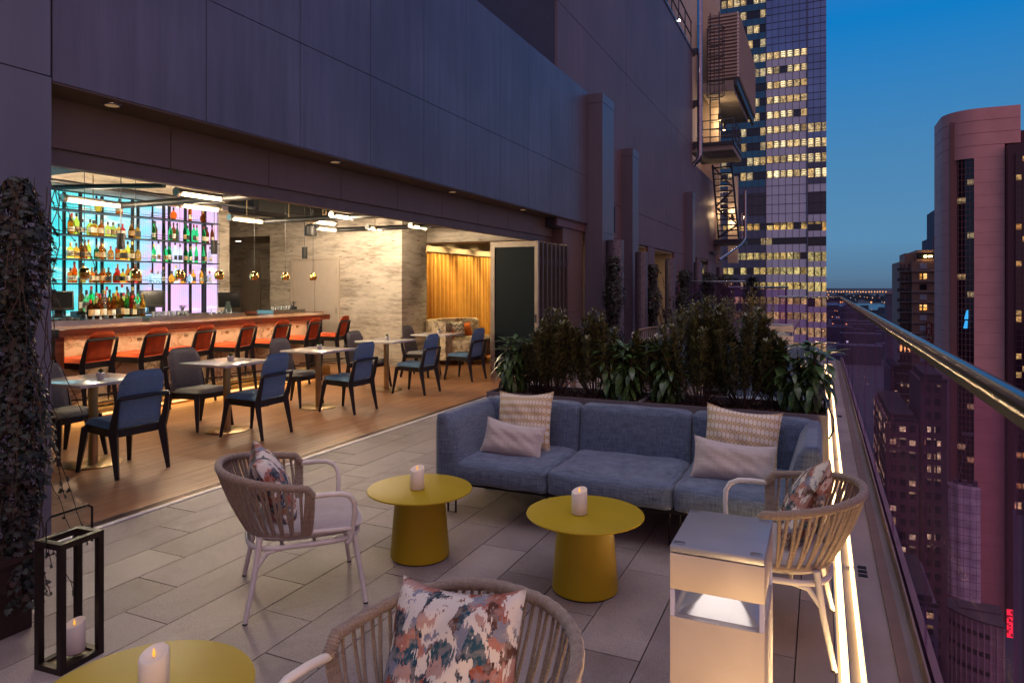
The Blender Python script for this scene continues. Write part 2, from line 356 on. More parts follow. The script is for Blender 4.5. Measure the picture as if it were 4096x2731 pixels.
# ------------------------------------------------------------------ mesh helper
class MB:
    def __init__(s): s.bm = bmesh.new(); s.mi = 0
    def _q(s, vs, fs):
        v = [s.bm.verts.new(p) for p in vs]
        for f in fs:
            try: s.bm.faces.new([v[i] for i in f]).material_index = s.mi
            except ValueError: pass
        return v
    def box(s, x0, y0, z0, x1, y1, z1, M4=None, bev=0):
        P = [(x0, y0, z0), (x1, y0, z0), (x1, y1, z0), (x0, y1, z0), (x0, y0, z1), (x1, y0, z1), (x1, y1, z1), (x0, y1, z1)]
        F = [(0, 3, 2, 1), (4, 5, 6, 7), (0, 1, 5, 4), (1, 2, 6, 5), (2, 3, 7, 6), (3, 0, 4, 7)]
        if M4 is not None: P = [tuple(M4 @ Vector(p)) for p in P]
        v = s._q(P, F)
        if bev:
            ed = {e for w in v for e in w.link_edges}
            bmesh.ops.bevel(s.bm, geom=list(ed), offset=bev, segments=3 if bev > .012 else 2, profile=.5, affect='EDGES', material=-1)
        return s
    def hexa(s, P):   # 8 points, bottom ring then top ring
        s._q(P, [(0, 3, 2, 1), (4, 5, 6, 7), (0, 1, 5, 4), (1, 2, 6, 5), (2, 3, 7, 6), (3, 0, 4, 7)]); return s
    def cyl(s, a, b, r0, r1=None, n=16, caps=True):
        r1 = r0 if r1 is None else r1; a, b = Vector(a), Vector(b); d = (b - a).normalized()
        u = d.orthogonal().normalized(); w = d.cross(u)
        A = [a + (u * cos(k * 2 * PI / n) + w * sin(k * 2 * PI / n)) * r0 for k in range(n)]
        B = [b + (u * cos(k * 2 * PI / n) + w * sin(k * 2 * PI / n)) * r1 for k in range(n)]
        F = [(k, (k + 1) % n, n + (k + 1) % n, n + k) for k in range(n)]
        if caps: F += [tuple(reversed(range(n))), tuple(range(n, 2 * n))]
        s._q(A + B, F); return s
    def tube(s, pts, r, n=8, closed=False, flat=1.0, up=None):
        pts = [Vector(p) for p in pts]; N = len(pts); V = []; pu = None
        for i, p in enumerate(pts):
            a = pts[i - 1] if (i > 0 or closed) else p; b = pts[(i + 1) % N] if (i < N - 1 or closed) else p
            d = (b - a).normalized()
            if up is not None: u = Vector(up).cross(d); u = u.normalized() if u.length > 1e-4 else d.orthogonal().normalized()
            elif pu is None: u = d.orthogonal().normalized()
            else: u = (pu - d * pu.dot(d)).normalized()
            pu = u; w = d.cross(u); rr = r(i) if callable(r) else r
            V += [p + (u * cos(k * 2 * PI / n) * flat + w * sin(k * 2 * PI / n)) * rr for k in range(n)]
        F = []
        for i in range(N if closed else N - 1):
            j = (i + 1) % N
            F += [(i * n + k, i * n + (k + 1) % n, j * n + (k + 1) % n, j * n + k) for k in range(n)]
        if not closed: F += [tuple(reversed(range(n))), tuple(range((N - 1) * n, N * n))]
        s._q(V, F); return s
    def lathe(s, prof, n=24, c=(0, 0, 0)):
        V = []; F = []
        for r, z in prof: V += [(c[0] + r * cos(k * 2 * PI / n), c[1] + r * sin(k * 2 * PI / n), c[2] + z) for k in range(n)]
        for i in range(len(prof) - 1): F += [(i * n + k, i * n + (k + 1) % n, (i + 1) * n + (k + 1) % n, (i + 1) * n + k) for k in range(n)]
        if prof[0][0] > 1e-6: F.append(tuple(reversed(range(n))))
        if prof[-1][0] > 1e-6: F.append(tuple(range((len(prof) - 1) * n, len(prof) * n)))
        s._q(V, F); bmesh.ops.remove_doubles(s.bm, verts=[v for v in s.bm.verts if abs(v.co.x - c[0]) < 1e-6 and abs(v.co.y - c[1]) < 1e-6], dist=1e-6) if False else None
        return s
    def prism(s, poly, z0, z1, axis='z'):
        n = len(poly); tr = {'z': lambda a, b, c: (a, b, c), 'y': lambda a, b, c: (a, c, b), 'x': lambda a, b, c: (c, a, b)}[axis]
        V = [tr(a, b, z0) for a, b in poly] + [tr(a, b, z1) for a, b in poly]
        F = [tuple(reversed(range(n))), tuple(range(n, 2 * n))] + [(k, (k + 1) % n, n + (k + 1) % n, n + k) for k in range(n)]
        s._q(V, F); return s
    def grid(s, fn, nu, nv):
        V = [fn(i / nu, j / nv) for j in range(nv + 1) for i in range(nu + 1)]
        F = [(j * (nu + 1) + i, j * (nu + 1) + i + 1, (j + 1) * (nu + 1) + i + 1, (j + 1) * (nu + 1) + i) for j in range(nv) for i in range(nu)]
        s._q(V, F); return s
    def leaf(s, p, d, up, L, w, droop=.3, seg=3, fold=.15):
        """a curved folded leaf: base p, direction d"""
        p, d, up = Vector(p), Vector(d).normalized(), Vector(up)
        sd = d.cross(up); sd = sd.normalized() if sd.length > 1e-4 else d.orthogonal().normalized(); nn = sd.cross(d).normalized()
        prof = {2: [(0, .08), (.5, 1), (1, 0.02)], 3: [(0, .08), (.35, .9), (.7, .8), (1, .02)], 4: [(0, .06), (.25, .75), (.5, 1), (.78, .66), (1, .02)]}[seg]
        V = []; F = []
        for t, ww in prof:
            c = p + d * (t * L) - nn * (droop * L * t * t); V += [c + sd * (ww * w / 2) + nn * (fold * w * ww), c, c - sd * (ww * w / 2) + nn * (fold * w * ww)]
        for i in range(len(prof) - 1): F += [(3 * i, 3 * i + 1, 3 * i + 4, 3 * i + 3), (3 * i + 1, 3 * i + 2, 3 * i + 5, 3 * i + 4)]
        s._q(V, F); return s
    def build(s, name, mats, parent=None, smooth=40, loc=None):
        me = bpy.data.meshes.new(name); bmesh.ops.recalc_face_normals(s.bm, faces=s.bm.faces) if smooth != -1 else None
        s.bm.to_mesh(me); s.bm.free()
        for m in (mats if isinstance(mats, (list, tuple)) else [mats]): me.materials.append(M[m] if isinstance(m, str) else m)
        if smooth and smooth > 0:
            me.shade_smooth(); me.set_sharp_from_angle(angle=R(smooth))
        elif smooth == -1: me.shade_smooth()
        o = bpy.data.objects.new(name, me); C.collection.objects.link(o)
        if parent is not None: o.parent = parent
        if loc is not None: o.location = loc
        return o
def tag(o, label=None, cat=None, group=None, kind=None):
    if label: o['label'] = label
    if cat: o['category'] = cat
    if group: o['group'] = group
    if kind: o['kind'] = kind
    return o
def empty(name, label, cat, loc=(0, 0, 0), rz=0, group=None):
    o = bpy.data.objects.new(name, None); C.collection.objects.link(o); o.location = loc; o.rotation_euler = (0, 0, rz); o.empty_display_size = .1
    return tag(o, label, cat, group)
def copy_tree(o, parent=None):
    c = o.copy(); C.collection.objects.link(c)
    if parent is not None: c.parent = parent
    for ch in list(o.children): copy_tree(ch, c)
    return c
def inst(o, label, loc, rz=None, sc=None):
    c = copy_tree(o); c['label'] = label; c.location = loc
    if rz is not None: c.rotation_euler = (0, 0, rz)
    if sc is not None: c.scale = (sc, sc, sc)
    return c
def light(kind, name, loc, energy, color, parent=None, rot=(0, 0, 0), size=.1, size_y=None, spot=None, blend=.5):
    d = bpy.data.lights.new(name, kind); d.energy = energy; d.color = color
    if kind == 'AREA':
        d.size = size
        if size_y: d.shape = 'RECTANGLE'; d.size_y = size_y
    else: d.shadow_soft_size = size
    if kind == 'SPOT': d.spot_size = R(spot); d.spot_blend = blend
    o = bpy.data.objects.new(name, d); C.collection.objects.link(o); o.location = loc; o.rotation_euler = rot
    if parent is not None: o.parent = parent
    return o
WARM = (1, .70, .40)
random.seed(7)
rnd = random.random
def ru(a, b): return a + (b - a) * rnd()
# ================================================================== SETTING
# terrace deck: individual pavers with open joints over a dark bed
def deck():
    b = MB(); b.box(-4.19, -3, -.12, .055, 16.05, -.022); b.build('deck_bed', 'dark', smooth=0)['kind'] = 'structure'
    b = MB(); w, L, g = .2925, .8775, .0028
    for r in range(15):
        x0 = -4.19 + r * w; x1 = min(x0 + w, .055)
        if x0 > .04: break
        off = (3.37 - r * w) % L
        y = off - 5 * L
        while y < 15.4:
            if y + L > -2.5:
                hz = ru(-.0008, .0008) if y < 8 else 0
                b.box(x0 + g, y + g, -.02, x1 - g, y + L - g, 0 + hz)
            y += L
    o = b.build('terrace_deck', 'deck', smooth=0); o['kind'] = 'structure'
deck()
b = MB(); b.box(-13.5, -1, -.10, -4.33, 18, .0); tag(b.build('interior_floor', 'wood', smooth=0), kind='structure')
# threshold track
trk = empty('door_track', 'metal sliding door track between the timber floor and the stone terrace', 'door track', (0, 0, 0))
b = MB(); b.box(-4.235, 2.3, -.02, -4.190, 11.75, .006); b.build('sill_strip', plain('white sill', (.62, .58, .55), .4), trk, smooth=0)
b = MB()
for x0, x1, z in ((-4.33, -4.315, .005), (-4.30, -4.292, .004), (-4.275, -4.267, .004), (-4.25, -4.236, .005)): b.box(x0, 2.3, -.02, x1, 11.75, z)
b.box(-4.33, 2.3, -.03, -4.235, 11.75, -.012); b.build('rail', plain('track aluminium', (.46, .36, .28), .35, .8), trk, smooth=0)
b = MB(); b.box(-4.322, 3.62, -.01, -4.24, 3.72, .002); b.box(-4.322, 7.3, -.01, -4.24, 7.4, .002); b.build('drain_slot', 'dark', trk, smooth=0)

# ledge outside the deck edge
b = MB(); b.box(.055, -4, -.14, .43, 16.12, -.045); tag(b.build('roof_ledge', 'concrete', smooth=0), kind='structure')
# far street level
def ground():
    t = NT('night city ground'); v = t.co()
    n = t.noise(t.co((.004, .004, 1)), 1, 6, .7); t.col(t.ramp(n.outputs[0], [(.4, (.015, .022, .035)), (.7, (.04, .05, .065))])); t.set(Roughness=.9)
    b = MB(); b.box(-20000, -3000, -146, 30000, 45000, -145); tag(b.build('city_ground', t.m, smooth=0), kind='structure')
    b = MB(); b.box(-6000, 4600, -144.9, 9000, 6300, -144.6); tag(b.build('river', plain('dark river', (.012, .02, .035), .25, var=.02), smooth=0), kind='structure')
    b = MB()
    b.box(12, 40, -144.9, 26, 3000, -144.5); tag(b.build('avenue', plain('avenue asphalt', (.03, .028, .034), .6), smooth=0), kind='structure')
ground()
def street_glow():
    m = [glow('far lamp amber', (1, .42, .13), 1.6), glow('far lamp white', (.75, .85, 1), .8), glow('far lamp red', (1, .06, .05), 1.2)]
    b = MB()
    def dot(x, y, z, s, k): b.mi = k; b.box(x - s, y - s, z - s, x + s, y + s, z + s)
    for k in range(64): # the long bridge of lamps
        dot(40 + k * 26 + ru(-3, 3), 8000 + ru(-20, 20), -62 + ru(-3, 3), 5.0, 0)
    for k in range(150):
        Y = ru(6400, 9500); dot(Y * ru(-.01, .27), Y, -140 + ru(0, 50), ru(1.6, 4.2), random.choice((0, 0, 1, 1, 1, 2)))
    for k in range(30):
        Y = ru(6400, 6700); dot(Y * ru(0, .25), Y, -138, ru(3.5, 6), 0)
    for k in range(160):
        Y = ru(1500, 4500); dot(Y * ru(-.01, .28), Y, -140 + ru(0, 25), ru(.7, 1.9), random.choice((0, 0, 1, 1)))
    for k in range(60):
        Y = ru(300, 1400); dot(12 + ru(2, 12), Y, -143, ru(.35, .9), random.choice((0, 0, 1, 2)))
    tag(b.build('city_lights', m, smooth=0), label='amber and white lamps of the far shore and its bridge below the horizon', kind='stuff')
    b = MB()
    for k in range(420):
        Y = ru(1200, 9000); x = Y * ru(-.02, .36); h = ru(15, 45) * (1 if Y < 4500 else 1.4); w = ru(15, 45)
        if 4500 < Y < 6350: continue
        b.box(x - w, Y, -145, x + w, Y + w, -145 + h)
    tag(b.build('distant_rooftops', plain('blue dusk rooftops', (.035, .05, .075), .9, var=.3, vs=.02), smooth=0), label='low distant rooftops fading into blue dusk', kind='stuff')
street_glow()

# ================================================================== HOTEL FACADE
FX = -4.20
hf = empty('hotel_facade', 'dark zinc panelled overhang above the open bar front', 'facade')
b = MB(); ys = [2.594, 3.721] + [4.735 + 1.035 * k for k in range(8)]; ys = [y for y in ys if y < 12.3] + [12.93]
g = .0035
for a, c in zip(ys[:-1], ys[1:]):
    if a == 2.594: b.box(FX - .04, a + g, 2.78, FX, c - g, 5.37); continue
    b.box(FX - .04, a + g, 2.78, FX, c - g, 3.70 - g); b.box(FX - .04, a + g, 3.70 + g, FX, c - g, 5.37)
b.build('fascia_panels', 'fascia', hf, smooth=0)
b = MB(); b.box(-12.0, 2.60, 5.30, FX - .041, 12.92, 5.36); b.box(FX - .12, 2.6, 2.79, FX - .041, 12.92, 5.30); b.build('backing', 'soffit', hf, smooth=0)
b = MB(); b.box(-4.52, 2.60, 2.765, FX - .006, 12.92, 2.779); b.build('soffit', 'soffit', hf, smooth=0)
b = MB(); ys2 = [2.6, 3.66, 4.67, 5.68, 6.71, 7.74, 8.77, 9.80, 10.83, 11.88]
for a, c in zip(ys2[:-1], ys2[1:]): b.box(-4.56, a + .004, 2.44, -4.50, c - .004, 2.762)
b.build('lintel_panels', 'brown_wall', hf, smooth=0)
b = MB(); b.box(-4.62, 2.6, 2.33, -4.53, 11.88, 2.438); b.box(-4.68, 2.6, 2.44, -4.565, 11.88, 2.76); b.build('head_track', plain('head track metal', (.15, .11, .10), .5, .2), hf, smooth=0)
for k, y in enumerate((3.08, 5.40, 7.75, 10.04, 12.22)):
    b = MB(); b.lathe([(.045, -.004), (.062, -.006), (.066, 0), (.066, .004)], 24, (-4.35, y, 2.7645)); o = b.build('downlight', 'chrome', hf)
    b = MB(); b.lathe([(.0, -.002), (.044, -.002)], 20, (-4.35, y, 2.762)); b.build('lens', 'spot_face', o); light('SPOT', 'beam', (-4.35, y, 2.755), 22, (1, .66, .36), o, (0, R(-34), 0), .05, spot=76, blend=1)
# left column slab of the facade (near)
cf = empty('facade_column', 'grey zinc clad column at the left edge behind the ivy', 'column')
b = MB(); b.box(-4.55, -1.5, 0, FX, 2.59, 1.06 - .003); b.box(-4.55, -1.5, 1.06 + .003, FX, 2.59, 2.80 - g); b.box(-4.55, -1.5, 2.80 + g, FX, 2.585, 5.37); b.build('panels', 'pierm', cf, smooth=0)
b = MB(); b.box(-4.5, -1.4, 0, FX - .01, 2.57, 5.3); b.build('core', 'dark', cf, smooth=0)
# wall between the opening and the pier
ew = empty('facade_end_wall', 'brown panelled wall under the overhang right of the folded doors', 'wall')
b = MB(); b.box(-4.62, 11.76, 0, -4.30, 12.93, 1.06 - .003); b.box(-4.62, 11.76, 1.06 + .003, -4.30, 12.93, 2.77); b.build('panels', 'brown_wall', ew, smooth=0)

# tall wall with piers
TX = -4.26
tw = empty('tall_hotel_wall', 'tall plum coloured panelled hotel wall rising behind the overhang', 'wall')
b = MB(); yy = [11.37, 16.1, 20.75, 25.4]; zz = [3.40, 6.62, 10.05]
for a, c in zip(yy[:-1], yy[1:]):
    for z0, z1 in zip(zz[:-1], zz[1:]): b.box(TX - .05, a + .006, z0 + .006, TX, c - .006, z1 - .006)
    b.box(TX - .05, a + .006, 2.62, TX, c - .006, 3.394)
b.build('wall_panels', 'plum', tw, smooth=0)
b = MB(); b.box(-11, 11.40, 5.45, TX - .052, 25.38, 10.0); b.box(TX - .9, 11.4, 2.60, TX - .052, 25.38, 5.45); b.build('wall_core', plain('dark return', (.045, .045, .075), .5), tw, smooth=0)
b = MB(); b.box(TX - .07, 11.37, 10.05, TX + .03, 25.4, 10.13); b.build('coping', 'pierm', tw, smooth=0)
for (y, vis) in ((19.0, 1),):
    b = MB(); b.box(TX + .001, 13.8, 2.75, TX + .004, 15.1, 3.34)
    for k in range(9): b.hexa([(TX + .004, 14.1, 2.80 + k * .06), (TX + .004, 14.9, 2.80 + k * .06), (TX + .03, 14.9, 2.775 + k * .06), (TX + .03, 14.1, 2.775 + k * .06), (TX + .004, 14.1, 2.83 + k * .06), (TX + .004, 14.9, 2.83 + k * .06), (TX + .03, 14.9, 2.785 + k * .06), (TX + .03, 14.1, 2.785 + k * .06)])
    b.build('louver_grille', 'black_metal', tw, smooth=0)
# lower continuation of the wall and its lit door recesses
lw = empty('rear_terrace_wall', 'lower purple wall with glowing tan door recesses beyond the piers', 'wall')
b = MB(); b.box(TX - .05, 25.41, 2.62, TX, 34, 6.05); b.box(TX - .05, 13.75, 0, TX, 15.6, 2.61); b.box(TX - .06, 18.4, 0, TX - .002, 19.2, 2.61); b.box(TX - .06, 22.0, 0, TX - .002, 23.9, 2.61); b.box(TX - .06, 26.4, 0, TX, 27.2, 2.61); b.box(TX - .06, 29.2, 0, TX, 34, 2.61)
b.build('wall_panels', 'plum', lw, smooth=0)
b = MB(); b.box(-5.4, 15.6, 0, -5.3, 34, 2.60); b.box(-5.3, 15.5, 2.56, TX - .07, 34, 2.60)
for y in (18.4, 22.0, 26.4): b.box(-5.3, y, 0, TX - .07, y + .12, 2.56)
b.build('recess_wall', plain('tan plaster', (.45, .37, .22), .7), lw, smooth=0)
for y in (17.0, 20.6, 25.1): 
    light('AREA', 'recess_lamp', (-4.8, y, 2.54), 5, (1, .78, .42), lw, size=.4)
for nm, X, y0, y1, z1, lab in (('pier', -3.90, 12.93, 13.74, 5.33, 'tallest grey clad pier standing at the end of the overhang'), ('pier', -4.0, 15.68, 16.26, 4.76, 'middle slender grey pier on the plum wall'), ('pier', -4.0, 23.89, 24.42, 4.77, 'farthest and smallest looking grey pier on the plum wall')):
    b = MB(); b.box(TX, y0, 2.60 + .003, X, y1, z1 - .18); b.box(TX, y0, 0, X, y1, 2.60 - .003); b.box(TX, y0 - .006, z1 - .176, X + .006, y1 + .006, z1); b.box(TX + .01, y0 + .01, 0, X - .01, y1 - .01, z1 - .01)
    tag(b.build(nm, 'pierm', smooth=0), lab, 'pier', 'clad piers along the hotel wall')

# perforated metal columns
def perf_mat():
    t = NT('perforated steel'); v = t.co(); sp = t.n('SeparateXYZ'); t.l(v, sp.inputs[0])
    ang = t.math('ARCTAN2', sp.outputs[1], sp.outputs[0]); u = t.math('MULTIPLY', ang, .15 / .04); z = t.math('DIVIDE', sp.outputs[2], .05)
    cb = t.n('CombineXYZ'); t.l(t.math('FLOOR', u), cb.inputs[0]); t.l(t.math('FLOOR', z), cb.inputs[1])
    wn = t.n('TexWhiteNoise', noise_dimensions='2D'); t.l(cb.outputs[0], wn.inputs['Vector'])
    dx = t.math('SUBTRACT', t.math('FRACT', u), .5); dz = t.math('SUBTRACT', t.math('FRACT', z), .5)
    d = t.math('SQRT', t.math('ADD', t.math('MULTIPLY', dx, dx), t.math('MULTIPLY', dz, dz)))
    hole = t.math('LESS_THAN', d, t.math('MULTIPLY_ADD', wn.outputs['Value'], .55, -.22))
    t.col(t.mix(hole, (.15, .14, .17), (.006, .006, .008))); t.set(Roughness=.42, Metallic=t.math('MULTIPLY_ADD', hole, -.4, .4))
    return t.m
pm = perf_mat()
def perf(y, z, r, lab, x=-3.75):
    o = empty('perforated_column', lab, 'column', (x, y, 0), 0, 'perforated steel columns along the wall')
    b = MB(); n = 26; A = [(r * cos(-PI * .62 + k / n * PI * 1.24), r * sin(-PI * .62 + k / n * PI * 1.24)) for k in range(n + 1)]
    poly = A + [((r - .006) * cos(-PI * .62 + k / n * PI * 1.24), (r - .006) * sin(-PI * .62 + k / n * PI * 1.24)) for k in range(n, -1, -1)]
    b.prism(poly, .02, z); sh = b.build('shell', pm, o, smooth=30); sh.rotation_euler = (0, 0, R(-60))
    b = MB(); b.box(-r, -.02, 0, -.02, .02, z - .02); b.build('stay', 'black_metal', o, smooth=0)
for y, z, r, lab in ((13.3, 2.46, .175, 'nearest perforated column in front of the tallest pier'), (15.5, 2.32, .142, 'second perforated column from the near end'), (18.8, 2.285, .142, 'third perforated column beside a lit recess'), (23.4, 2.335, .14, 'fourth perforated column by the farthest pier'), (25.5, 2.30, .135, 'fifth perforated column from the near end'), (28.9, 2.30, .138, 'sixth and farthest perforated column')):
    perf(y, z, r, lab)

# ---------------------------------------------------------------- upper equipment at the end of the tall wall
# steel flue pipe
fp = empty('flue_pipe', 'shiny steel flue pipe running up the wall corner', 'pipe')
b = MB(); b.cyl((-4.03, 25.55, 6.35), (-4.03, 25.55, 16), .095, n=20)
b.build('pipe_run', 'chrome', fp)
b = MB()
for z in (6.9, 8.1, 9.0, 10.0, 11.0, 12.2, 13.4): b.cyl((-4.03, 25.55, z), (-4.03, 25.55, z + .05), .108, n=20)
b.build('collar', 'chrome', fp)
b = MB(); b.tube([(-4.03, 25.55, 6.38), (-4.04, 25.55, 6.22), (-4.12, 25.55, 6.10), (-4.26, 25.55, 5.98)], .095, 16); b.build('elbow', 'chrome', fp)
for z in (6.5, 8.0, 9.9):
    b = MB(); b.hexa([(TX, 25.42, z), (TX, 25.5, z), (-4.1, 25.5, z + .1), (-4.1, 25.42, z + .1), (TX, 25.42, z + .3), (TX, 25.5, z + .3), (-4.1, 25.5, z + .3), (-4.1, 25.42, z + .3)]); b.build('bracket', 'galv', fp, smooth=0)
# parapet rail on the tall wall
pr = empty('roof_guard_rail', 'grey guard rail on top of the tall plum wall', 'railing')
b = MB()
for z in (10.6, 11.1): b.tube([(TX - .02, 17, z), (TX - .02, 25.3, z)], .025, 6)
b.build('rail', 'galv', pr)
for k in range(8): b = MB(); b.tube([(TX - .02, 17 + k * 1.17, 10.1), (TX - .02, 17 + k * 1.17, 11.12)], .022, 6); b.build('post', 'galv', pr)
b = MB(); b.box(-4.0, 24, 14.1, -5.4, 25.2, 14.6); b.box(-4.0, 15.5, 12.0, -3.2, 19.0, 12.2); b.build('overhang', 'concrete', pr, smooth=0)
fl = empty('flood_lamp', 'small bright white flood lamp on the wall top rail', 'lamp', (TX + .03, 22.7, 10.25))
b = MB(); b.lathe([(.0, -.03), (.025, -.025), (.03, 0), (.02, .03), (0, .035)], 12); b.build('bulb', 'star_lamp', fl)
b = MB(); b.box(-.08, -.03, .03, .02, .03, .08); b.build('housing', 'galv', fl, smooth=0)
# louvred plant box
lb = empty('louvred_plant_box', 'beige louvred equipment box cantilevered high on the wall', 'equipment box')
b = MB()
for k in range(19):
    z = 10.30 + k * .145
    b.hexa([(-4.36, 29.96, z), (-3.17, 29.96, z), (-3.17, 30.02, z + .02), (-4.36, 30.02, z + .02), (-4.36, 29.90, z + .05), (-3.17, 29.90, z + .05), (-3.17, 30.02, z + .09), (-4.36, 30.02, z + .09)])
b.build('front_louver', 'louver', lb, smooth=0)
b = MB()
for k in range(19):
    z = 10.30 + k * .145
    b.hexa([(-3.17, 29.95, z), (-3.09, 29.95, z + .02), (-3.09, 37.9, z + .02), (-3.17, 37.9, z), (-3.20, 29.95, z + .10), (-3.17, 29.95, z + .135), (-3.17, 37.9, z + .135), (-3.20, 37.9, z + .10)])
b.build('side_louver', 'louver', lb, smooth=0)
b = MB(); b.box(-4.4, 30.03, 10.25, -3.21, 37.8, 13.05); b.build('core', plain('plant box shade', (.22, .18, .165), .7), lb, smooth=0)
b = MB(); b.box(-4.6, 29.9, 9.72, -3.32, 36.0, 10.18); b.build('slab', 'concrete', lb, smooth=0)
b = MB(); b.box(-3.30, 29.9, 9.95, -3.18, 37.8, 10.26); b.build('edge_beam', 'galv', lb, smooth=0)
# recess wall behind the ladders
rw = empty('lit_service_wall', 'tan service wall lit by wall lamps behind the fire stair', 'wall')
b = MB(); b.box(-5.2, 31.5, 2.6, -4.10, 31.7, 14.5); b.box(-5.2, 25.6, 6.1, -4.9, 31.5, 14.5); b.build('wall', 'white_paint', rw, smooth=0)
b = MB(); b.box(-3.92, 33.0, 2.6, -3.5, 33.4, 6.6); b.build('column', 'white_paint', rw, smooth=0)
# platform + rail
pf = empty('steel_platform', 'concrete and steel landing with pipe rails above the fire stair', 'platform')
b = MB(); b.box(-4.6, 27.0, 6.71, -3.02, 29.9, 6.99); b.build('slab', 'concrete', pf, smooth=0)
b = MB(); b.box(-4.6, 26.96, 6.90, -2.99, 27.0, 7.04); b.box(-3.02, 26.96, 6.9, -2.98, 29.9, 7.04); b.build('edge', 'galv', pf, smooth=0)
b = MB()
for z in (7.25, 7.55, 7.88): b.tube([(-4.2, 27.02, z), (-3.02, 27.02, z), (-3.02, 29.8, z)], .022, 6)
for y in (27.02, 27.9, 28.8, 29.8): b.tube([(-3.02, y, 7.0), (-3.02, y, 7.88)], .022, 6)
for x in (-4.15,): b.tube([(x, 27.02, 7.0), (x, 27.02, 7.88)], .022, 6)
b.build('hand_rail', 'galv', pf)
# cage ladder
cl = empty('caged_ladder', 'caged steel ladder beside the louvred box', 'ladder')
b = MB(); cx, cy, rr = -3.80, 28.0, .33
for k in range(6):
    z = 9.08 + k * .53; b.tube([(cx + rr * cos(a / 14 * 2 * PI), cy + rr * sin(a / 14 * 2 * PI), z) for a in range(14)], .022, 5, True)
for a in range(7):
    th_ = -PI * .5 + (a - 3) * .55; b.tube([(cx + rr * cos(th_), cy + rr * sin(th_), 9.08), (cx + rr * cos(th_), cy + rr * sin(th_), 9.08 + 5 * .53)], .014, 5)
b.build('safety_cage', 'galv', cl)
b = MB()
for x in (-4.05, -3.7): b.tube([(x, 28.3, 7.0), (x, 28.3, 12.5)], .025, 6)
for k in range(18): b.tube([(-4.05, 28.3, 7.2 + k * .3), (-3.7, 28.3, 7.2 + k * .3)], .014, 5)
b.build('rungs', 'galv', cl)
# fire stair
fs = empty('fire_stair', 'dark steel fire stair hanging below the landing', 'stair')
b = MB(); T = [(-4.05, 29.0, 6.50), (-3.30, 29.0, 6.50)]; B2 = [(-4.05, 30.9, 3.60), (-3.22, 30.9, 3.60)]
for (a, c) in zip(T, B2): b.hexa([(a[0] - .03, a[1] - .12, a[2]), (a[0] + .03, a[1] - .12, a[2]), (a[0] + .03, a[1] + .12, a[2]), (a[0] - .03, a[1] + .12, a[2])] + [(c[0] - .03, c[1] - .12, c[2]), (c[0] + .03, c[1] - .12, c[2]), (c[0] + .03, c[1] + .12, c[2]), (c[0] - .03, c[1] + .12, c[2])])
b.build('stringer', 'galv', fs, smooth=0)
for k in range(13):
    f = (k + .5) / 13; b = MB(); y = 29 + 1.9 * f; z = 6.5 - 2.9 * f; b.box(-4.04, y - .11, z - .025, -3.27, y + .11, z + .02); b.build('tread', 'galv', fs, smooth=0)
b = MB()
for a, c in (((-4.0, 6.4), (-3.3, 5.6)), ((-3.3, 5.5), (-4.0, 4.9)), ((-4.0, 4.8), (-3.25, 4.2)), ((-3.25, 4.1), (-4.0, 3.65))): 
    f0 = (6.5 - a[1]) / 2.9; f1 = (6.5 - c[1]) / 2.9; b.tube([(a[0], 28.75 + 1.9 * f0, a[1]), (c[0], 28.75 + 1.9 * f1, c[1])], .035, 6)
b.build('brace', 'galv', fs)
b = MB(); b.box(-4.3, 30.8, 3.36, -3.0, 32.4, 3.56); b.box(-4.3, 29.6, 2.9, -4.1, 30.9, 3.0); b.build('landing', 'galv', fs, smooth=0)
b = MB(); b.tube([(-2.83, 29.5, 5.45), (-2.83, 29.5, 3.5), (-2.95, 29.0, 3.2), (-3.6, 27.5, 2.55)], .055, 8); b.build('downpipe', 'chrome', fs)
b = MB()
for z in (3.75, 4.0, 4.3, 4.6): b.tube([(-3.15, 31, z), (-2.85, 31, z)], .018, 5)
for x in (-3.1, -3.0): b.tube([(x, 31, 3.5), (x, 31, 4.7)], .018, 5)
b.build('guard', 'chrome', fs)
for k, (x, y, z) in enumerate(((-4.08, 31.3, 9.0), (-3.88, 31.3, 8.55), (-3.98, 31.3, 4.95), (-3.72, 32.9, 4.7))):
    o = empty('wall_lamp', ('upper left', 'upper right', 'lower left', 'lower right')[k] + ' black cylinder wall lamp glowing on the service wall', 'lamp', (x, y, z), 0, 'cylinder wall lamps by the fire stair')
    b = MB(); b.cyl((0, 0, -.14), (0, 0, .14), .06, n=12); b.box(-.02, 0, -.03, .02, .2, .03); b.build('housing', 'black_metal', o)
    b = MB(); b.cyl((0, 0, -.145), (0, 0, -.142), .05, n=12); b.build('bulb', 'wall_lamp', o)
    light('POINT', 'glow', (0, -.05, -.28), 13, (1, .66, .34), o, size=.05); light('POINT', 'glow', (0, -.05, .28), 8, (1, .66, .34), o, size=.05)

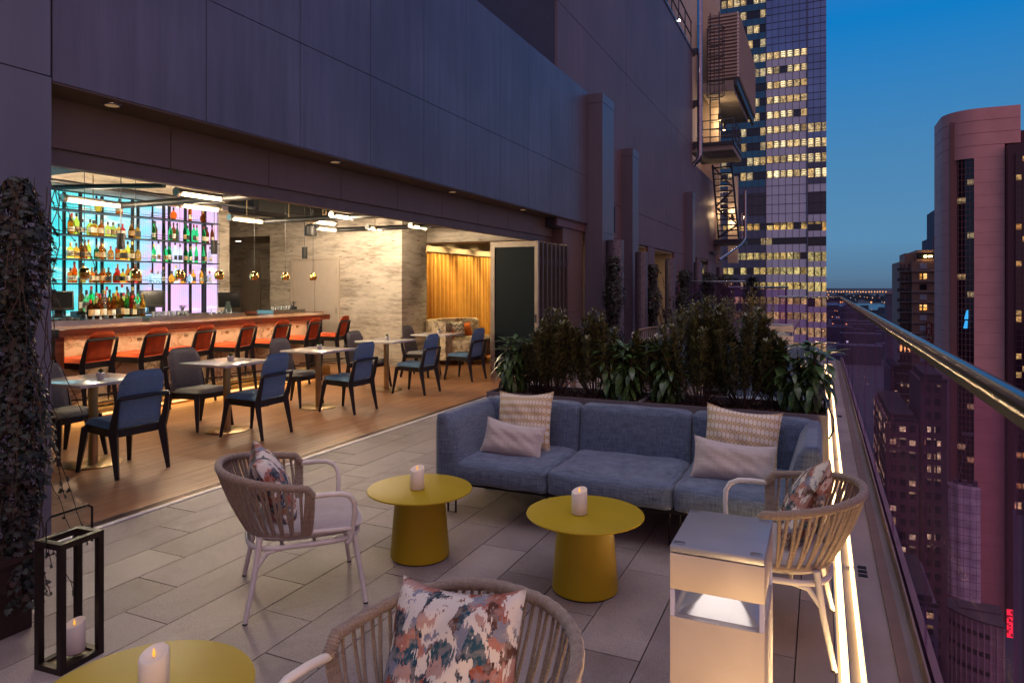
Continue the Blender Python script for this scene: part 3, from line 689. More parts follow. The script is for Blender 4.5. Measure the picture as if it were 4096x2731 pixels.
# ---------------------------------------------------------------- glass balustrade
GX = .40
def balustrade():
    o = empty('glass_balustrade', 'frameless glass balustrade with polished tubular handrail along the terrace edge', 'balustrade')
    b = MB(); b.tube([(GX - .01, -2, 1.30), (GX - .01, 16.1, 1.30), (-.85, 16.1, 1.30)], .025, 16); b.build('handrail', 'rail', o)
    b = MB(); b.box(GX - .018, -2, 1.252, GX + .004, 16.1, 1.276); b.build('rail_channel', 'black_metal', o, smooth=0)
    y = -1.0
    while y < 16:
        y1 = min(y + 1.42, 16.09); b = MB(); b.box(GX - .012, y + .006, -.02, GX, y1 - .006, 1.25); b.build('glass_panel', 'glass', o, smooth=0); y += 1.42
    b = MB(); b.box(-.84, 16.09, -.02, GX - .015, 16.102, 1.27); b.build('glass_panel', 'glass', o, smooth=0)
    b = MB(); b.box(GX - .022, -2, -.044, GX - .013, 16.1, .03); b.box(GX + .001, -2, -.044, GX + .03, 16.1, .03); b.build('base_shoe', plain('bronze shoe', (.30, .22, .16), .5, .3), o, smooth=0)
    b = MB(); b.box(GX - .11, -2, -.044, GX - .06, 16.1, -.030); b.build('trim', plain('bronze trim', (.22, .15, .10), .55, .2), o, smooth=0)
    b = MB()
    for y in (4.2, 4.26, 4.32, 9.2, 9.26): b.box(.19, y, -.044, .235, y + .035, -.040)
    b.build('drain_grate', 'black_metal', o, smooth=0)
balustrade()
ls = empty('edge_light_strip', 'glowing warm light strip with its reflected line set along the terrace edge', 'light strip')
y = -3.7
while y < 14.7:
    b = MB(); b.box(.078, y, -.040, .100, y + 1.29, -.012); b.build('glow_bar', 'led', ls, smooth=0)
    b = MB(); b.box(.150, y + .05, -.042, .164, y + 1.32, -.026); b.build('glow_bar', 'led', ls, smooth=0)  # narrower glowing bar stands in for the strip's reflection in the edge metal
    y += 1.33
b = MB(); b.box(.104, -3.8, -.043, .110, 16, .002); b.box(.057, -3.8, -.043, .064, 16, -.004); b.box(.168, -3.8, -.043, .174, 16, -.02); b.build('channel', 'steel', ls, smooth=0)
for y in (-2.4, .4, 4.0, 6.8, 9.6, 12.4): light('AREA', 'strip_glow', (.088, y, -.008), 40 if y < 1.5 else 16, (1, .62, .28), ls, (0, R(146), 0), .016, 2.7)

# rear terrace level and its rails
b = MB(); b.box(-4.2, 16.06, -.12, -.88, 34, -.0); tag(b.build('rear_terrace', 'concrete', smooth=0), kind='structure')
for k, (x0, x1, y, z, lab) in enumerate(((-4.0, -1.9, 20, 1.66, 'upper rear handrail over the plants near the tower'), (-2.6, -.9, 22, 1.50, 'lower rear handrail with glass beyond the golden bush'))):
    o = empty('rear_railing', lab, 'railing', (0, 0, 0), 0, 'rear terrace handrails')
    b = MB(); b.tube([(x0, y, z), (x1, y, z)] + ([(x1 - .4, y - 3.5, z)] if k else []), .03, 10); b.build('handrail', 'rail', o)
    b = MB(); b.box(x0, y, .1, x1, y + .012, z - .04); b.build('glass_panel', 'glass', o, smooth=0)
    for x in (x0 + .05, x1 - .05): b = MB(); b.box(x - .02, y + .013, 0, x + .02, y + .03, z - .03); b.build('post', 'galv', o, smooth=0)
# ================================================================== BAR INTERIOR
b = MB(); b.box(-13.5, -.5, 3.22, -4.7, 18, 3.30); tag(b.build('interior_ceiling', plain('black ceiling', (.020, .020, .024), .7), smooth=0), kind='structure')
iw = empty('birch_paper_wall', 'large end wall papered in pale birch bark print', 'wall')
b = MB(); b.box(-10.57, 11.0, 0, -7.28, 11.9, 3.2); b.build('wall', 'birch', iw, smooth=0)
cw = empty('corridor_wall', 'dim birch papered corridor wall behind the bar end', 'wall')
b = MB(); b.box(-13.4, 12.9, 0, -10.58, 13.0, 3.2); b.box(-10.69, 11.9, 0, -10.572, 12.9, 3.2); b.box(-13.4, 11.0, 2.60, -10.572, 11.12, 3.2); b.box(-13.4, 11.12, 2.60, -10.7, 12.9, 2.66); b.build('wall', 'birch', cw, smooth=0)
b = MB(); b.box(-13.2, 12.86, 0, -12.75, 12.9, 2.1); b.box(-13.3, 12.87, 0, -13.2, 12.9, 2.2); b.box(-12.75, 12.87, 0, -12.68, 12.9, 2.2); b.build('door', 'door_paint', cw, smooth=0)
b = MB(); b.lathe([(0, 0), (.05, 0), (.055, .01)], 16, (-12.5, 12.0, 2.588)); b.build('downlight', 'lamp_white', cw)
bw = empty('back_bar_wall', 'birch papered wall and bulkhead around the coloured bar screen', 'wall')
b = MB(); b.box(-10.7, -1, 0, -10.42, 9.38, 3.2); b.box(-10.7, 9.38, 0, -10.25, 9.62, 3.2); b.build('wall', 'birch', bw, smooth=0)
b = MB(); b.box(-10.41, -1, 2.97, -9.65, 9.9, 3.2); b.build('bulkhead', 'birch', bw, smooth=0)
# coloured screen
so = empty('backlit_screen', 'ribbed backlit screen glowing turquoise to pink behind the bottle shelves', 'light panel')
b = MB(); b.box(-10.36, 3, .9, -10.30, 9.37, 2.955); b.build('panel', 'screen', so, smooth=0)
b = MB(); b.box(-10.30, 3, 2.955, -10.24, 9.4, 2.99)
for y in (7.02, 8.0): b.box(-10.30, y, .9, -10.28, y + .02, 2.95)
b.build('frame', 'black_metal', so, smooth=0)
light('AREA', 'screen_glow', (-10.2, 6.5, 2.0), 30, (.45, .75, 1), so, (0, R(-90), 0), 1.8, 5)
# other side walls (far wall beyond curtain and near end wall)
ow = empty('lounge_wall', 'plain tan wall closing the lounge behind the folded doors', 'wall')
b = MB(); b.box(-7.9, 16.9, 0, -4.3, 17.0, 3.2); b.box(-8.5, 11.9, 0, -7.90, 16.9, 3.2); b.build('wall', 'white_paint', ow, smooth=0)
b = MB(); b.box(-7.88, 11.92, 2.42, -4.75, 12.5, 3.18); b.box(-7.28, 12.6, 2.75, -4.75, 14, 3.18); b.build('bulkhead', 'birch', ow, smooth=0)
b = MB(); b.box(-13.4, -1, 0, -13.3, 13, 3.2); b.box(-13.3, -1, 0, -4.7, -.9, 3.2); b.build('end_wall', 'birch', ow, smooth=0)
# curtain
cu = empty('gold_curtain', 'floor length gold pleated curtain lit from above behind the lounge sofas', 'curtain')
b = MB()
def cur(u, v):
    y = 12.02 + u * 4.6; a = u * 4.6
    z = .03 + v * 2.24; k = .75 + .25 * (1 - v)
    return (-7.72 + k * (.075 * sin(a * 64 + 1.8 * sin(a * 5)) + .030 * sin(a * 37 + 1)), y + .01 * sin(z * 3 + a * 9), z)
b.grid(cur, 760, 6); b.build('cloth', 'curtain', cu, smooth=-1)
b = MB(); b.box(-7.88, 12.0, 2.28, -7.62, 16.8, 2.40); b.build('pelmet', plain('pelmet', (.33, .25, .17), .6), cu, smooth=0)
for y in (12.8, 14.0, 15.2, 16.3): light('SPOT', 'curtain_light', (-6.95, y, 2.70), 150, (1, .74, .36), cu, (R(0), R(30), 0), .04, spot=100)

# service door
sd = empty('service_door', 'greige double service door in the birch papered wall', 'door')
b = MB()
for a in ((-9.98, 0, -9.93, 2.08), (-8.79, 0, -8.74, 2.08), (-9.98, 2.08, -8.74, 2.13)): b.box(a[0], 10.955, a[1], a[2], 10.998, a[3])
b.build('frame', 'door_paint', sd, smooth=0)
for x in (-9.93, -9.357):
    b = MB(); b.box(x + .004, 10.975, .01, x + .563, 10.999, 2.075); dl = b.build('door_leaf', 'door_paint', sd, smooth=0)
    b = MB(); hx = x + .02 if x < -9.5 else x + .545
    for z in (.25, 1.05, 1.85): b.cyl((hx, 10.965, z - .06), (hx, 10.965, z + .06), .010, n=8)
    b.build('hinge', 'steel', dl)
b = MB(); b.lathe([(0, 0), (.025, 0), (.025, .02), (0, .02)], 12); k = b.build('knob', 'brass', sd, loc=(-9.30, 10.955, 1.02)); k.rotation_euler = (R(90), 0, 0)

# bar counter
bc = empty('bar_counter', 'long marble fronted bar counter with a red walnut top and glowing underside', 'bar counter')
b = MB(); b.box(-8.30, 4.72, .985, -7.53, 9.22, 1.07, bev=.004); b.build('counter_top', 'walnut', bc, smooth=0)
b = MB(); b.box(-8.28, 4.74, 1.0701, -7.555, 9.20, 1.0725); b.build('counter_sheen', grain('tan bar sheen', (.30, .14, .065), (.46, .25, .13), (30, 2, 30), .16), bc, smooth=0)  # lighter tan sheet paints the light reflected off the walnut top
b = MB(); b.box(-8.30, 4.70, .62, -7.56, 4.80, .984); b.build('end_panel', 'walnut', bc, smooth=0)
b = MB()
for k, (a, c) in enumerate(((4.81, 5.9), (5.9, 7.0), (7.0, 8.1), (8.1, 8.98))): b.box(-7.90, a + .001, .15, -7.82, c - .001, .98)
b.build('marble_front', 'marble_bar', bc, smooth=0)
b = MB(); b.box(-8.25, 4.82, .02, -7.91, 8.96, .98); b.build('carcass', 'dark', bc, smooth=0)
b = MB(); b.box(-7.90, 4.82, 0, -7.72, 9.0, .12); b.box(-7.90, 9.0, 0, -7.84, 9.6, .14); b.build('plinth', 'brass', bc, smooth=0)
b = MB(); b.tube([(-7.58, 4.6, .20), (-7.58, 9.22, .20)], .020, 12)
b.build('foot_rail', 'brass', bc)
b = MB()
for y in (5.0, 6.05, 7.1, 8.15, 9.1): b.tube([(-7.58, y, .20), (-7.78, y, .18), (-7.82, y, .12)], .012, 8)
b.build('rail_bracket', 'brass', bc)
b = MB(); b.box(-7.70, 4.85, .975, -7.66, 8.95, .984); b.build('top_light', 'led_soft', bc, smooth=0)
b = MB(); b.box(-7.71, 4.85, .03, -7.69, 8.95, .05); b.build('foot_light', 'led_soft', bc, smooth=0)
light('AREA', 'counter_glow', (-7.66, 6.9, .955), 12, (1, .80, .50), bc, (0, R(-4), 0), .08, 4.1)
light('AREA', 'floor_glow', (-7.64, 6.9, .14), 14, (1, .58, .20), bc, (0, R(25), 0), .05, 4.1)
b = MB()
for y in (5.25, 5.75, 6.45, 7.15, 7.95, 8.6): b.tube([(-7.81, y, .90), (-7.76, y, .90), (-7.76, y, .86), (-7.79, y, .86)], .005, 6); b.box(-7.819, y + .12, .86, -7.814, y + .18, .90)
b.build('bag_hook', 'brass', bc)
# stainless rails on the bar (bottle wells)
for y0, y1, x1, lab in ((3.9, 6.17, -8.12, 'left steel bar well tray holding decanters'), (6.27, 7.90, -8.10, 'middle steel bar well tray under the far monitors'), (8.82, 9.60, -8.40, 'small right steel bar well tray by the wall')):
    o = empty('bar_tray', lab, 'tray', (0, 0, 0), 0, 'steel trays along the bar')
    b = MB(); b.box(x1 - .01, y0, 1.071, x1, y1, 1.135); b.box(x1 - .36, y1 - .01, 1.071, x1 - .01, y1, 1.135); b.box(x1 - .36, y0, 1.071, x1 - .01, y0 + .01, 1.135); b.box(x1 - .36, y0 + .01, 1.071, x1 - .01, y1 - .01, 1.078)
    b.build('tray_body', 'steel', o, smooth=0)
bb = empty('back_counter', 'dark back counter below the bottle shelves', 'counter')
b = MB(); b.box(-10.24, 3, 0, -9.5, 9.36, .90); b.build('cabinet', 'black', bb, smooth=0)
b = MB(); b.box(-10.24, 3, .90, -9.48, 9.38, .93); b.build('counter_top', 'steel', bb, smooth=0)
sc_ = empty('side_counter', 'low red walnut side counter behind the bar end', 'counter')
b = MB(); b.box(-10.1, 9.9, 0, -8.6, 10.3, 1.0); b.build('cabinet', 'black', sc_, smooth=0)
b = MB(); b.box(-10.12, 9.88, 1.0, -8.58, 10.32, 1.06); b.build('counter_top', 'walnut', sc_, smooth=0)
b = MB(); b.box(-8.30, 9.22, 1.071, -7.9, 9.60, 1.075); b.build('mat', 'steel', sc_, smooth=0)

# bottle shelves
SX = -9.95
shf = empty('bottle_shelving', 'black steel shelving with four tiers in front of the coloured screen', 'shelving')
b = MB()
for y in (4.4, 5.5, 6.467, 7.053, 7.67, 8.26, 8.69, 8.96): b.box(-10.235, y, .94, -10.20, y + .035, 2.94)
for y in (5.55, 6.62, 7.47, 8.04, 8.47, 8.885): b.box(SX - .15, y, .94 if y not in (8.47,) else 1.6, SX - .11, y + .035, 2.93)
b.build('post', 'black_metal', shf, smooth=0)
for z in (1.59, 1.95, 2.31, 2.67):
    for (y0, y1, dz) in ((3.0, 6.22, 0), (6.30, 7.66, -.004), (7.70, 9.10, .002)):
        b = MB(); b.box(SX - .24, y0, z - .02 + dz, SX + .02, y1, z + dz); s_ = b.build('shelf', 'black_metal', shf, smooth=0)
        b = MB(); zz_ = z + dz
        if y0 > 6: b.tube([(SX + .015, y0 + .01, zz_), (SX + .015, y0 + .01, zz_ + .07), (SX + .015, y0 + .40, zz_ + .07), (SX + .015, y0 + .40, zz_)], .004, 5); b.tube([(SX - .22, y0 + .01, zz_ + .05), (SX - .22, y1, zz_ + .05)], .004, 5); b.build('shelf_rail', 'black_metal', s_)
        else: b.bm.free()
# bottles
def liquid(name, c, e=0.0):
    t = NT(name); t.col(c); t.set(Roughness=.08); t.b.inputs['Transmission Weight'].default_value = .9; t.b.inputs['IOR'].default_value = 1.12
    return t.m
LQ = [liquid('amber spirit', (.95, .36, .03)), liquid('deep amber spirit', (.75, .14, .01)), liquid('golden spirit', (.98, .62, .06)), liquid('green bottle', (.04, .62, .16)), liquid('clear bottle', (.85, .95, .95)), liquid('dark green bottle', (.03, .12, .03)), liquid('brown bottle', (.20, .05, .01)), liquid('red spirit', (.75, .03, .02))]
LB = [plain('cream label', (.62, .56, .42), .7), plain('black label', (.02, .02, .02), .6), plain('white label', (.75, .74, .70), .7), plain('tan label', (.45, .30, .14), .7)]
CP = [plain('black cap', (.015, .015, .015), .4), plain('red wax cap', (.45, .02, .02), .4), plain('gold cap', (.6, .42, .12), .3, 1), plain('cork', (.35, .2, .1), .8)]
PROF = {'tall': [(.034, 0), (.036, .01), (.036, .165), (.030, .19), (.013, .22), (.012, .275)],
        'square': [(.040, 0), (.042, .01), (.042, .135), (.036, .155), (.013, .17), (.013, .215)],
        'wide': [(.045, 0), (.050, .02), (.050, .10), (.038, .14), (.013, .165), (.013, .205)],
        'slim': [(.028, 0), (.029, .01), (.030, .16), (.018, .22), (.011, .25), (.011, .31)],
        'round': [(.02, 0), (.045, .03), (.055, .075), (.045, .115), (.016, .145), (.013, .19)]}
BPROTO = {}
def bottle(kind, lq, lb, cp, label, loc, sc=1.0, grp='bottles on the bar shelves', lv=1.0):
    key = (kind, lq, lb, cp)
    if key not in BPROTO:
        o = empty('bottle', label, 'bottle', loc, 0, grp); p = PROF[kind]; n = 4 if False else 14
        b = MB(); b.lathe([(0, 0)] + p + [(0, p[-1][1])], n); b.build('glass_body', LQ[lq], o, 50)
        b = MB(); h = p[-1][1]; b.lathe([(0, h - .03), (.0145, h - .03), (.0145, h + .018), (0, h + .018)], 10); b.build('cap', CP[cp], o)
        if kind != 'round':
            r = p[1][0] + .0012; b = MB(); b.grid(lambda u, v: (r * cos(-1.15 + u * 2.3), r * sin(-1.15 + u * 2.3), .035 + v * .075), 8, 1); b.build('label', LB[lb], o)
        BPROTO[key] = o
    else:
        o = inst(BPROTO[key], label, loc); o['group'] = grp
    o.scale = (sc, sc, sc); o.rotation_euler = (0, 0, ru(-.5, .5) - .35)
    return o
LQN = ['amber', 'dark amber', 'golden', 'green', 'clear', 'dark green', 'brown', 'red']; CPN = ['black cap', 'red cap', 'gold cap', 'cork stopper']
LBN = ['cream', 'black', 'white', 'tan']; TIER = {1.59: 'bottom', 1.95: 'third', 2.31: 'second', 2.67: 'top'}
KN = {'tall': 'tall', 'square': 'squat', 'wide': 'wide', 'slim': 'slim', 'round': 'round'}
ORD = 'first second third fourth fifth sixth seventh eighth ninth tenth eleventh twelfth thirteenth fourteenth fifteenth sixteenth seventeenth'.split()
def shelf_row(z, y0, y1, n, kinds, lqs, where, jit=.02):
    seen = {}
    for k in range(n):
        kd, lq, lb, cp = random.choice(kinds), random.choice(lqs), random.randrange(4), random.choice((0, 0, 0, 1, 2, 3))
        y = y0 + (y1 - y0) * (k + .5) / n + ru(-jit, jit)
        lab = '%s %s bottle with %s, %s from left on %s shelf, %s' % (KN[kd], LQN[lq], CPN[cp], ORD[k], TIER[z], where)
        bottle(kd, lq, lb, cp, lab, (SX - .06 + ru(-.07, .02), y, z + .003), ru(.92, 1.08))
A, G, CL = (0, 0, 1, 2), (3, 3, 5), (4, 4, 4)
shelf_row(2.67, 6.75, 7.35, 2, ['wide', 'round'], A, 'middle bay', .01); shelf_row(2.67, 8.08, 9.0, 3, ['slim', 'round'], (1, 1), 'right bay', .01)
shelf_row(2.31, 6.40, 7.58, 16, ['tall', 'square', 'wide'], (0, 0, 2, 2, 1, 7, 4), 'middle bay'); shelf_row(2.31, 7.76, 9.06, 13, ['tall', 'slim'], (3, 3, 5, 6, 6, 7), 'right bay')
shelf_row(1.95, 6.40, 7.58, 15, ['tall', 'square', 'wide'], (0, 0, 1, 2, 5, 0), 'middle bay'); shelf_row(1.95, 7.76, 9.06, 12, ['tall', 'slim'], (4, 4, 3, 3, 3), 'right bay')
shelf_row(1.59, 6.38, 7.62, 17, ['square', 'wide', 'tall', 'square'], (1, 1, 0, 7, 6, 4), 'middle bay'); shelf_row(1.59, 7.76, 9.06, 11, ['tall', 'square', 'round'], (4, 4, 4, 0), 'right bay')
for z in (2.31, 1.95, 1.59): shelf_row(z, 6.02, 6.18, 2, ['tall', 'square'], (0, 4, 6), 'left bay', .01)
b = MB(); b.box(-9.40, 6.05, .931, -9.06, 7.02, 1.10); b.box(-9.40, 6.05, 1.10, -9.17, 7.02, 1.15); b.box(-9.40, 6.05, 1.15, -9.27, 7.02, 1.20); b.build('bottle_riser', 'black', bb, smooth=0)
for row, (x, cnt) in enumerate(((-9.12, 13), (-9.22, 12), (-9.32, 11))):
    for k in range(cnt):
        lq = random.choice((0, 1, 3, 4, 4, 5, 6, 6, 7, 2)); kd = random.choice(('tall', 'slim', 'square', 'tall'))
        bottle(kd, lq, random.randrange(4), random.choice((0, 1, 2)), '%s %s bottle, %s from left in the %s row of the counter crowd' % (KN[kd], LQN[lq], ORD[k], ('front', 'middle', 'rear')[row]), (x, 6.15 + k * .84 / cnt + ru(-.012, .012), 1.10 + row * .05), ru(.98, 1.2), 'bottles crowded on the back counter')
# glass decanters and cups in the bar trays
def decanter(loc, lab, first=[None]):
    if first[0] is None:
        o = empty('decanter', lab, 'decanter', loc, 0, 'small glass decanters on the bar'); first[0] = o
        b = MB(); b.lathe([(0, 0), (.034, 0), (.036, .012), (.014, .06), (.010, .085), (.013, .092)], 16); b.build('glass_body', 'glassware', o)
        b = MB(); b.lathe([(0, .088), (.006, .09), (.010, .105), (.004, .12), (0, .122)], 10); b.build('stopper', 'glassware', o)
    else: inst(first[0], lab, loc)
for k in range(5): decanter((-8.2, 5.47 + k * .092, 1.079), 'small glass decanter, %s from left in the left bar tray' % ORD[k])
for k in range(5): decanter((-8.2, 7.36 + k * .092, 1.079), 'small glass decanter, %s from left in the middle bar tray' % ORD[k])
def cup(loc, lab, mat, grp, r=.032, h=.085):
    b = MB(); b.lathe([(0, .002), (r * .8, .002), (r, h), (r - .003, h), (r * .8 - .003, .006), (0, .006)], 14); o = b.build('cup', mat, loc=loc); tag(o, lab, 'cup', grp); return o
c0 = {}
for k in range(7): cup((-8.24, 4.86 + k * .085, 1.079), 'steel shaker cup, %s from left in the left bar tray' % ORD[k], 'steel', 'steel cups on the bar', .042, .08)
for k in range(8): cup((-8.22, 6.42 + k * .075, 1.079), 'clear mixing glass, %s from left in the middle bar tray' % ORD[k], 'glassware', 'mixing glasses on the bar', .026, .12)
for k in range(5): cup((-8.28, 7.04 + k * .075, 1.079), 'steel shaker cup, %s from left in the middle bar tray' % ORD[k], 'steel', 'steel cups on the bar', .042, .075)
for k in range(7): cup((-8.5, 8.90 + k * .065, 1.079), 'clear bitters bottle, %s from left in the small right bar tray' % ORD[k], 'glassware', 'glass bitters bottles by the wall', .022, .12)
for k in range(14): cup((-9.7 - (k % 2) * .1, 7.98 + k * .075, .932), 'stacked water glass, %s from left on the back counter' % ORD[k], 'glassware', 'water glasses on the back counter', .034, .14)
for (x, y, z) in ((-8.36, 4.8, 1.079), (-8.40, 7.02, 1.079), (-8.55, 9.45, 1.079)):
    o = empty('straw_holder', {4.8: 'black straw caddy at the left end of the bar', 7.02: 'black straw caddy in the middle bar tray', 9.45: 'black straw caddy in the small right bar tray'}[y], 'straw holder', (x, y, z), 0, 'straw caddies')
    b = MB(); b.box(-.05, -.05, 0, .05, .05, .10); b.build('holder', 'black', o, smooth=0)
    b = MB()
    for q in range(14): a = ru(0, 6.28); b.tube([(ru(-.02, .02), ru(-.02, .02), .1), (ru(-.05, .05), ru(-.05, .05), .19)], .003, 5)
    b.build('straws', 'black', o)
# monitors
def monitor(loc, rz, lab, back=False):
    o = empty('till_monitor', lab, 'monitor', loc, rz, 'till monitors behind the bar')
    T4 = Matrix.Translation((0, 0, .23)) @ Matrix.Rotation(R(-14), 4, 'X')
    b = MB(); b.box(-.17, -.02, -.13, .17, .02, .13, T4, bev=.008); b.build('casing', 'black', o)
    b = MB(); b.box(-.155, -.0235, -.10, .155, -.021, .115, T4); b.build('screen', 'screen_dark', o, smooth=0)
    b = MB(); b.hexa([(-.05, .02, .0), (.05, .02, .0), (.07, .16, .0), (-.07, .16, .0), (-.04, .02, .2), (.04, .02, .2), (.03, .06, .2), (-.03, .06, .2)]); b.box(-.14, -.12, -.0, .14, .16, .02); b.build('stand', 'teal_reflect' if back else 'black', o, smooth=0)
    return o
monitor((-9.25, 5.80, 1.12), R(62), 'left till monitor turned to the room, cut by the column'); monitor((-9.25, 7.20, 1.12), R(62), 'middle till monitor at the end of the bottle crowd'); monitor((-9.2, 8.62, 1.08), R(-140), 'right till monitor seen from its back near the wall', True)
for y, lab in ((5.80, 'black till base under the left monitor'), (7.35, 'black till base under the middle monitor'), (8.62, 'black till base under the right monitor')):
    b = MB(); b.box(-9.5, y - .2, .90, -9.08, y + .25, 1.04, bev=.01); b.box(-9.5, y - .1, 1.041, -9.2, y + .1, 1.09); tag(b.build('cash_till', 'black'), lab, 'till', 'tills behind the bar')

# bar stools and dining chairs (local: facing +y)
def seat_chair(name, lab, cat, grp, sh, th, mat, stool=False):
    o = empty(name, lab, cat, (0, 0, 0), 0, grp)
    w, d = .215, .21
    def pad(u, v, top):
        x = (u * 2 - 1) * w; y = -.19 + v * .43; e = (1 - abs(2 * u - 1) ** 6) * (1 - abs(2 * v - 1) ** 8)
        return (x * (1 - .10 * v), y, sh - .055 + (.055 * e ** .5 if top else 0) - .012 * (1 - (2 * u - 1) ** 2) * (1 if top else 0) + .012 * v)
    b = MB(); b.grid(lambda u, v: pad(u, v, True), 12, 12); b.grid(lambda u, v: pad(u, v, False), 12, 12); bmesh.ops.remove_doubles(b.bm, verts=b.bm.verts, dist=.0008); b.build('seat', mat, o, -1)
    H = th - sh + .045
    def back(u, v, s):   # curved padded shell
        a = 2 * u - 1; z = sh - .045 + v * H; e = ((1 - abs(a) ** 6) * (1 - abs(2 * v - 1) ** 10)) ** .5
        rnd_ = 1 - (.17 * max(0, v - .8) / .2) ** 2 * 6 * abs(a) ** 3
        x = a * (w - .008) * (1 - .06 * v) * min(1, rnd_); yc = -.195 - .085 * v ** 1.3 + .03 * (1 - a * a) * -.6
        return (x, yc + s * .024 * e, z - (.035 * abs(a) ** 5 if v > .85 else 0))
    b = MB(); b.grid(lambda u, v: back(u, v, 1), 12, 14); b.grid(lambda u, v: back(u, v, -1), 12, 14); bmesh.ops.remove_doubles(b.bm, verts=b.bm.verts, dist=.0008); b.build('backrest', mat, o, -1)
    b = MB(); b.hexa([(-.20, -.20, sh - .125), (.20, -.20, sh - .125), (.19, .21, sh - .11), (-.19, .21, sh - .11), (-.205, -.205, sh - .058), (.205, -.205, sh - .058), (.195, .215, sh - .058), (-.195, .215, sh - .058)]); b.build('seat_frame', 'black', o, smooth=0)
    hz = sh + .20
    for s in (-1, 1):
        b = MB(); x = s * .19; b.tube([(s * .225, .255, 0), (x, .20, sh - .07)], lambda i: (.018, .036)[i], 4, flat=1.1, up=(0, 1, 0)); b.build('leg', 'black', o, 20)
        b = MB(); b.tube([(s * .225, -.275, 0), (s * .213, -.205, sh - .08), (s * .222, -.235, sh + .02), (s * .218, -.275, hz - .01)], lambda i: (.019, .040, .030, .020)[i], 4, flat=1.1, up=(0, 1, 0)); b.build('leg', 'black', o, 20)
    b = MB(); b.tube([(-.218, -.27, hz - .02), (-.213, -.285, hz), (-.1, -.300, hz + .004), (0, -.304, hz + .005), (.1, -.300, hz + .004), (.213, -.285, hz), (.218, -.27, hz - .02)], .017, 6); b.build('back_frame', 'black', o)
    if stool:
        b = MB()
        for s in (-1, 1): b.tube([(s * .217, .235, .26), (s * .217, -.25, .30)], .011, 4)
        b.tube([(-.215, .24, .25), (.215, .24, .25)], .013, 4); b.tube([(-.215, -.25, .31), (.215, -.25, .31)], .011, 4); b.build('stretcher', 'black', o, 20)
    return o
st0 = None
for k, y in enumerate((5.06, 5.76, 6.47, 7.21, 7.90, 8.62, 9.36)):
    lab = ('bar stool closest to the camera, first from the left, rust orange seat', 'second orange bar stool from the left along the bar', 'third orange bar stool from the left along the bar', 'fourth and middle orange bar stool along the bar', 'fifth orange bar stool from the left along the bar', 'sixth orange bar stool from the left along the bar', 'last orange bar stool at the far end of the bar')[k]
    if st0 is None: st0 = seat_chair('bar_stool', lab, 'bar stool', 'orange bar stools along the counter', .745, 1.04, 'orange', True); o = st0
    else: o = inst(st0, lab, (0, 0, 0))
    o.location = (-7.66, y, 0); o.rotation_euler = (0, 0, R(106 + (k * 37 % 7) - 3))
nb = nf = None; NO = ('first', 'second', 'third', 'fourth', 'fifth')
TY = (3.92, 5.41, 6.93, 8.50, 10.0)
for k, y in enumerate(TY):
    ln = 'blue tweed chair with its back to the terrace at the %s table from left' % NO[k]
    lf = 'grey tweed chair facing the terrace at the %s table from left' % NO[k]
    if nb is None: nb = seat_chair('dining_chair', ln, 'chair', 'dining chairs at the marble tables', .445, .86, 'herring_blue'); o = nb
    else: o = inst(nb, ln, (0, 0, 0))
    o.location = (-5.37, y - .02, 0); o.rotation_euler = (0, 0, R(90 + (-3, 4, 0, 2, -3)[k]))
    if nf is None: nf = seat_chair('dining_chair', lf, 'chair', 'dining chairs at the marble tables', .445, .86, 'herring_grey'); o = nf
    else: o = inst(nf, lf, (0, 0, 0))
    o.location = (-6.24, y + .03, 0); o.rotation_euler = (0, 0, R(-90 + (4, -3, 2, 0, 3)[k]))
t0 = None
for k, (x, y) in enumerate(zip((-5.78, -5.80, -5.85, -5.90, -5.90), TY)):
    lab = 'square marble topped pedestal table, %s from the left' % NO[k]
    if t0 is None:
        t0 = empty('dining_table', lab, 'table', (0, 0, 0), 0, 'marble topped tables in the bar')
        b = MB(); b.box(-.33, -.33, .715, .33, .33, .74, bev=.003); b.build('table_top', 'marble', t0, 30)
        b = MB(); b.cyl((0, 0, .012), (0, 0, .705), .038, n=28); b.box(-.15, -.15, .705, .15, .15, .714); b.build('column', 'brass', t0)
        b = MB(); b.lathe([(0, 0), (.225, 0), (.225, .010), (.215, .013), (0, .013)], 48); b.build('base_plate', 'brass', t0, 30)
        o = t0
    else: o = inst(t0, lab, (0, 0, 0))
    o.location = (x, y, 0); o.rotation_euler = (0, 0, 0)
p0 = None
for k, (x, y) in enumerate(zip((-5.78, -5.80, -5.85, -5.90, -5.90), TY)):
    lab = 'small succulent in a white pot on the %s marble table from the left' % NO[k]
    if p0 is None:
        p0 = empty('potted_succulent', lab, 'potted plant', (0, 0, 0), 0, 'potted succulents on the marble tables')
        b = MB(); b.lathe([(0, 0), (.026, 0), (.034, .02), (.034, .05), (.028, .055), (0, .05)], 18); b.build('pot', 'bulb', p0)
        b = MB()
        for q in range(22):
            a = q * 2.4; e = .25 + q / 22 * 1.1; b.leaf((0, 0, .05), (cos(a) * cos(e), sin(a) * cos(e), sin(e)), (0, 0, 1), .04, .014, -.2, 3, .3)
        b.build('leaves', 'succulent', p0); o = p0
    else: o = inst(p0, lab, (0, 0, 0))
    o.location = (x + (.07, .03, 0, 0, .02)[k], y + .02, .742); o.rotation_euler = (0, 0, k * 1.1)

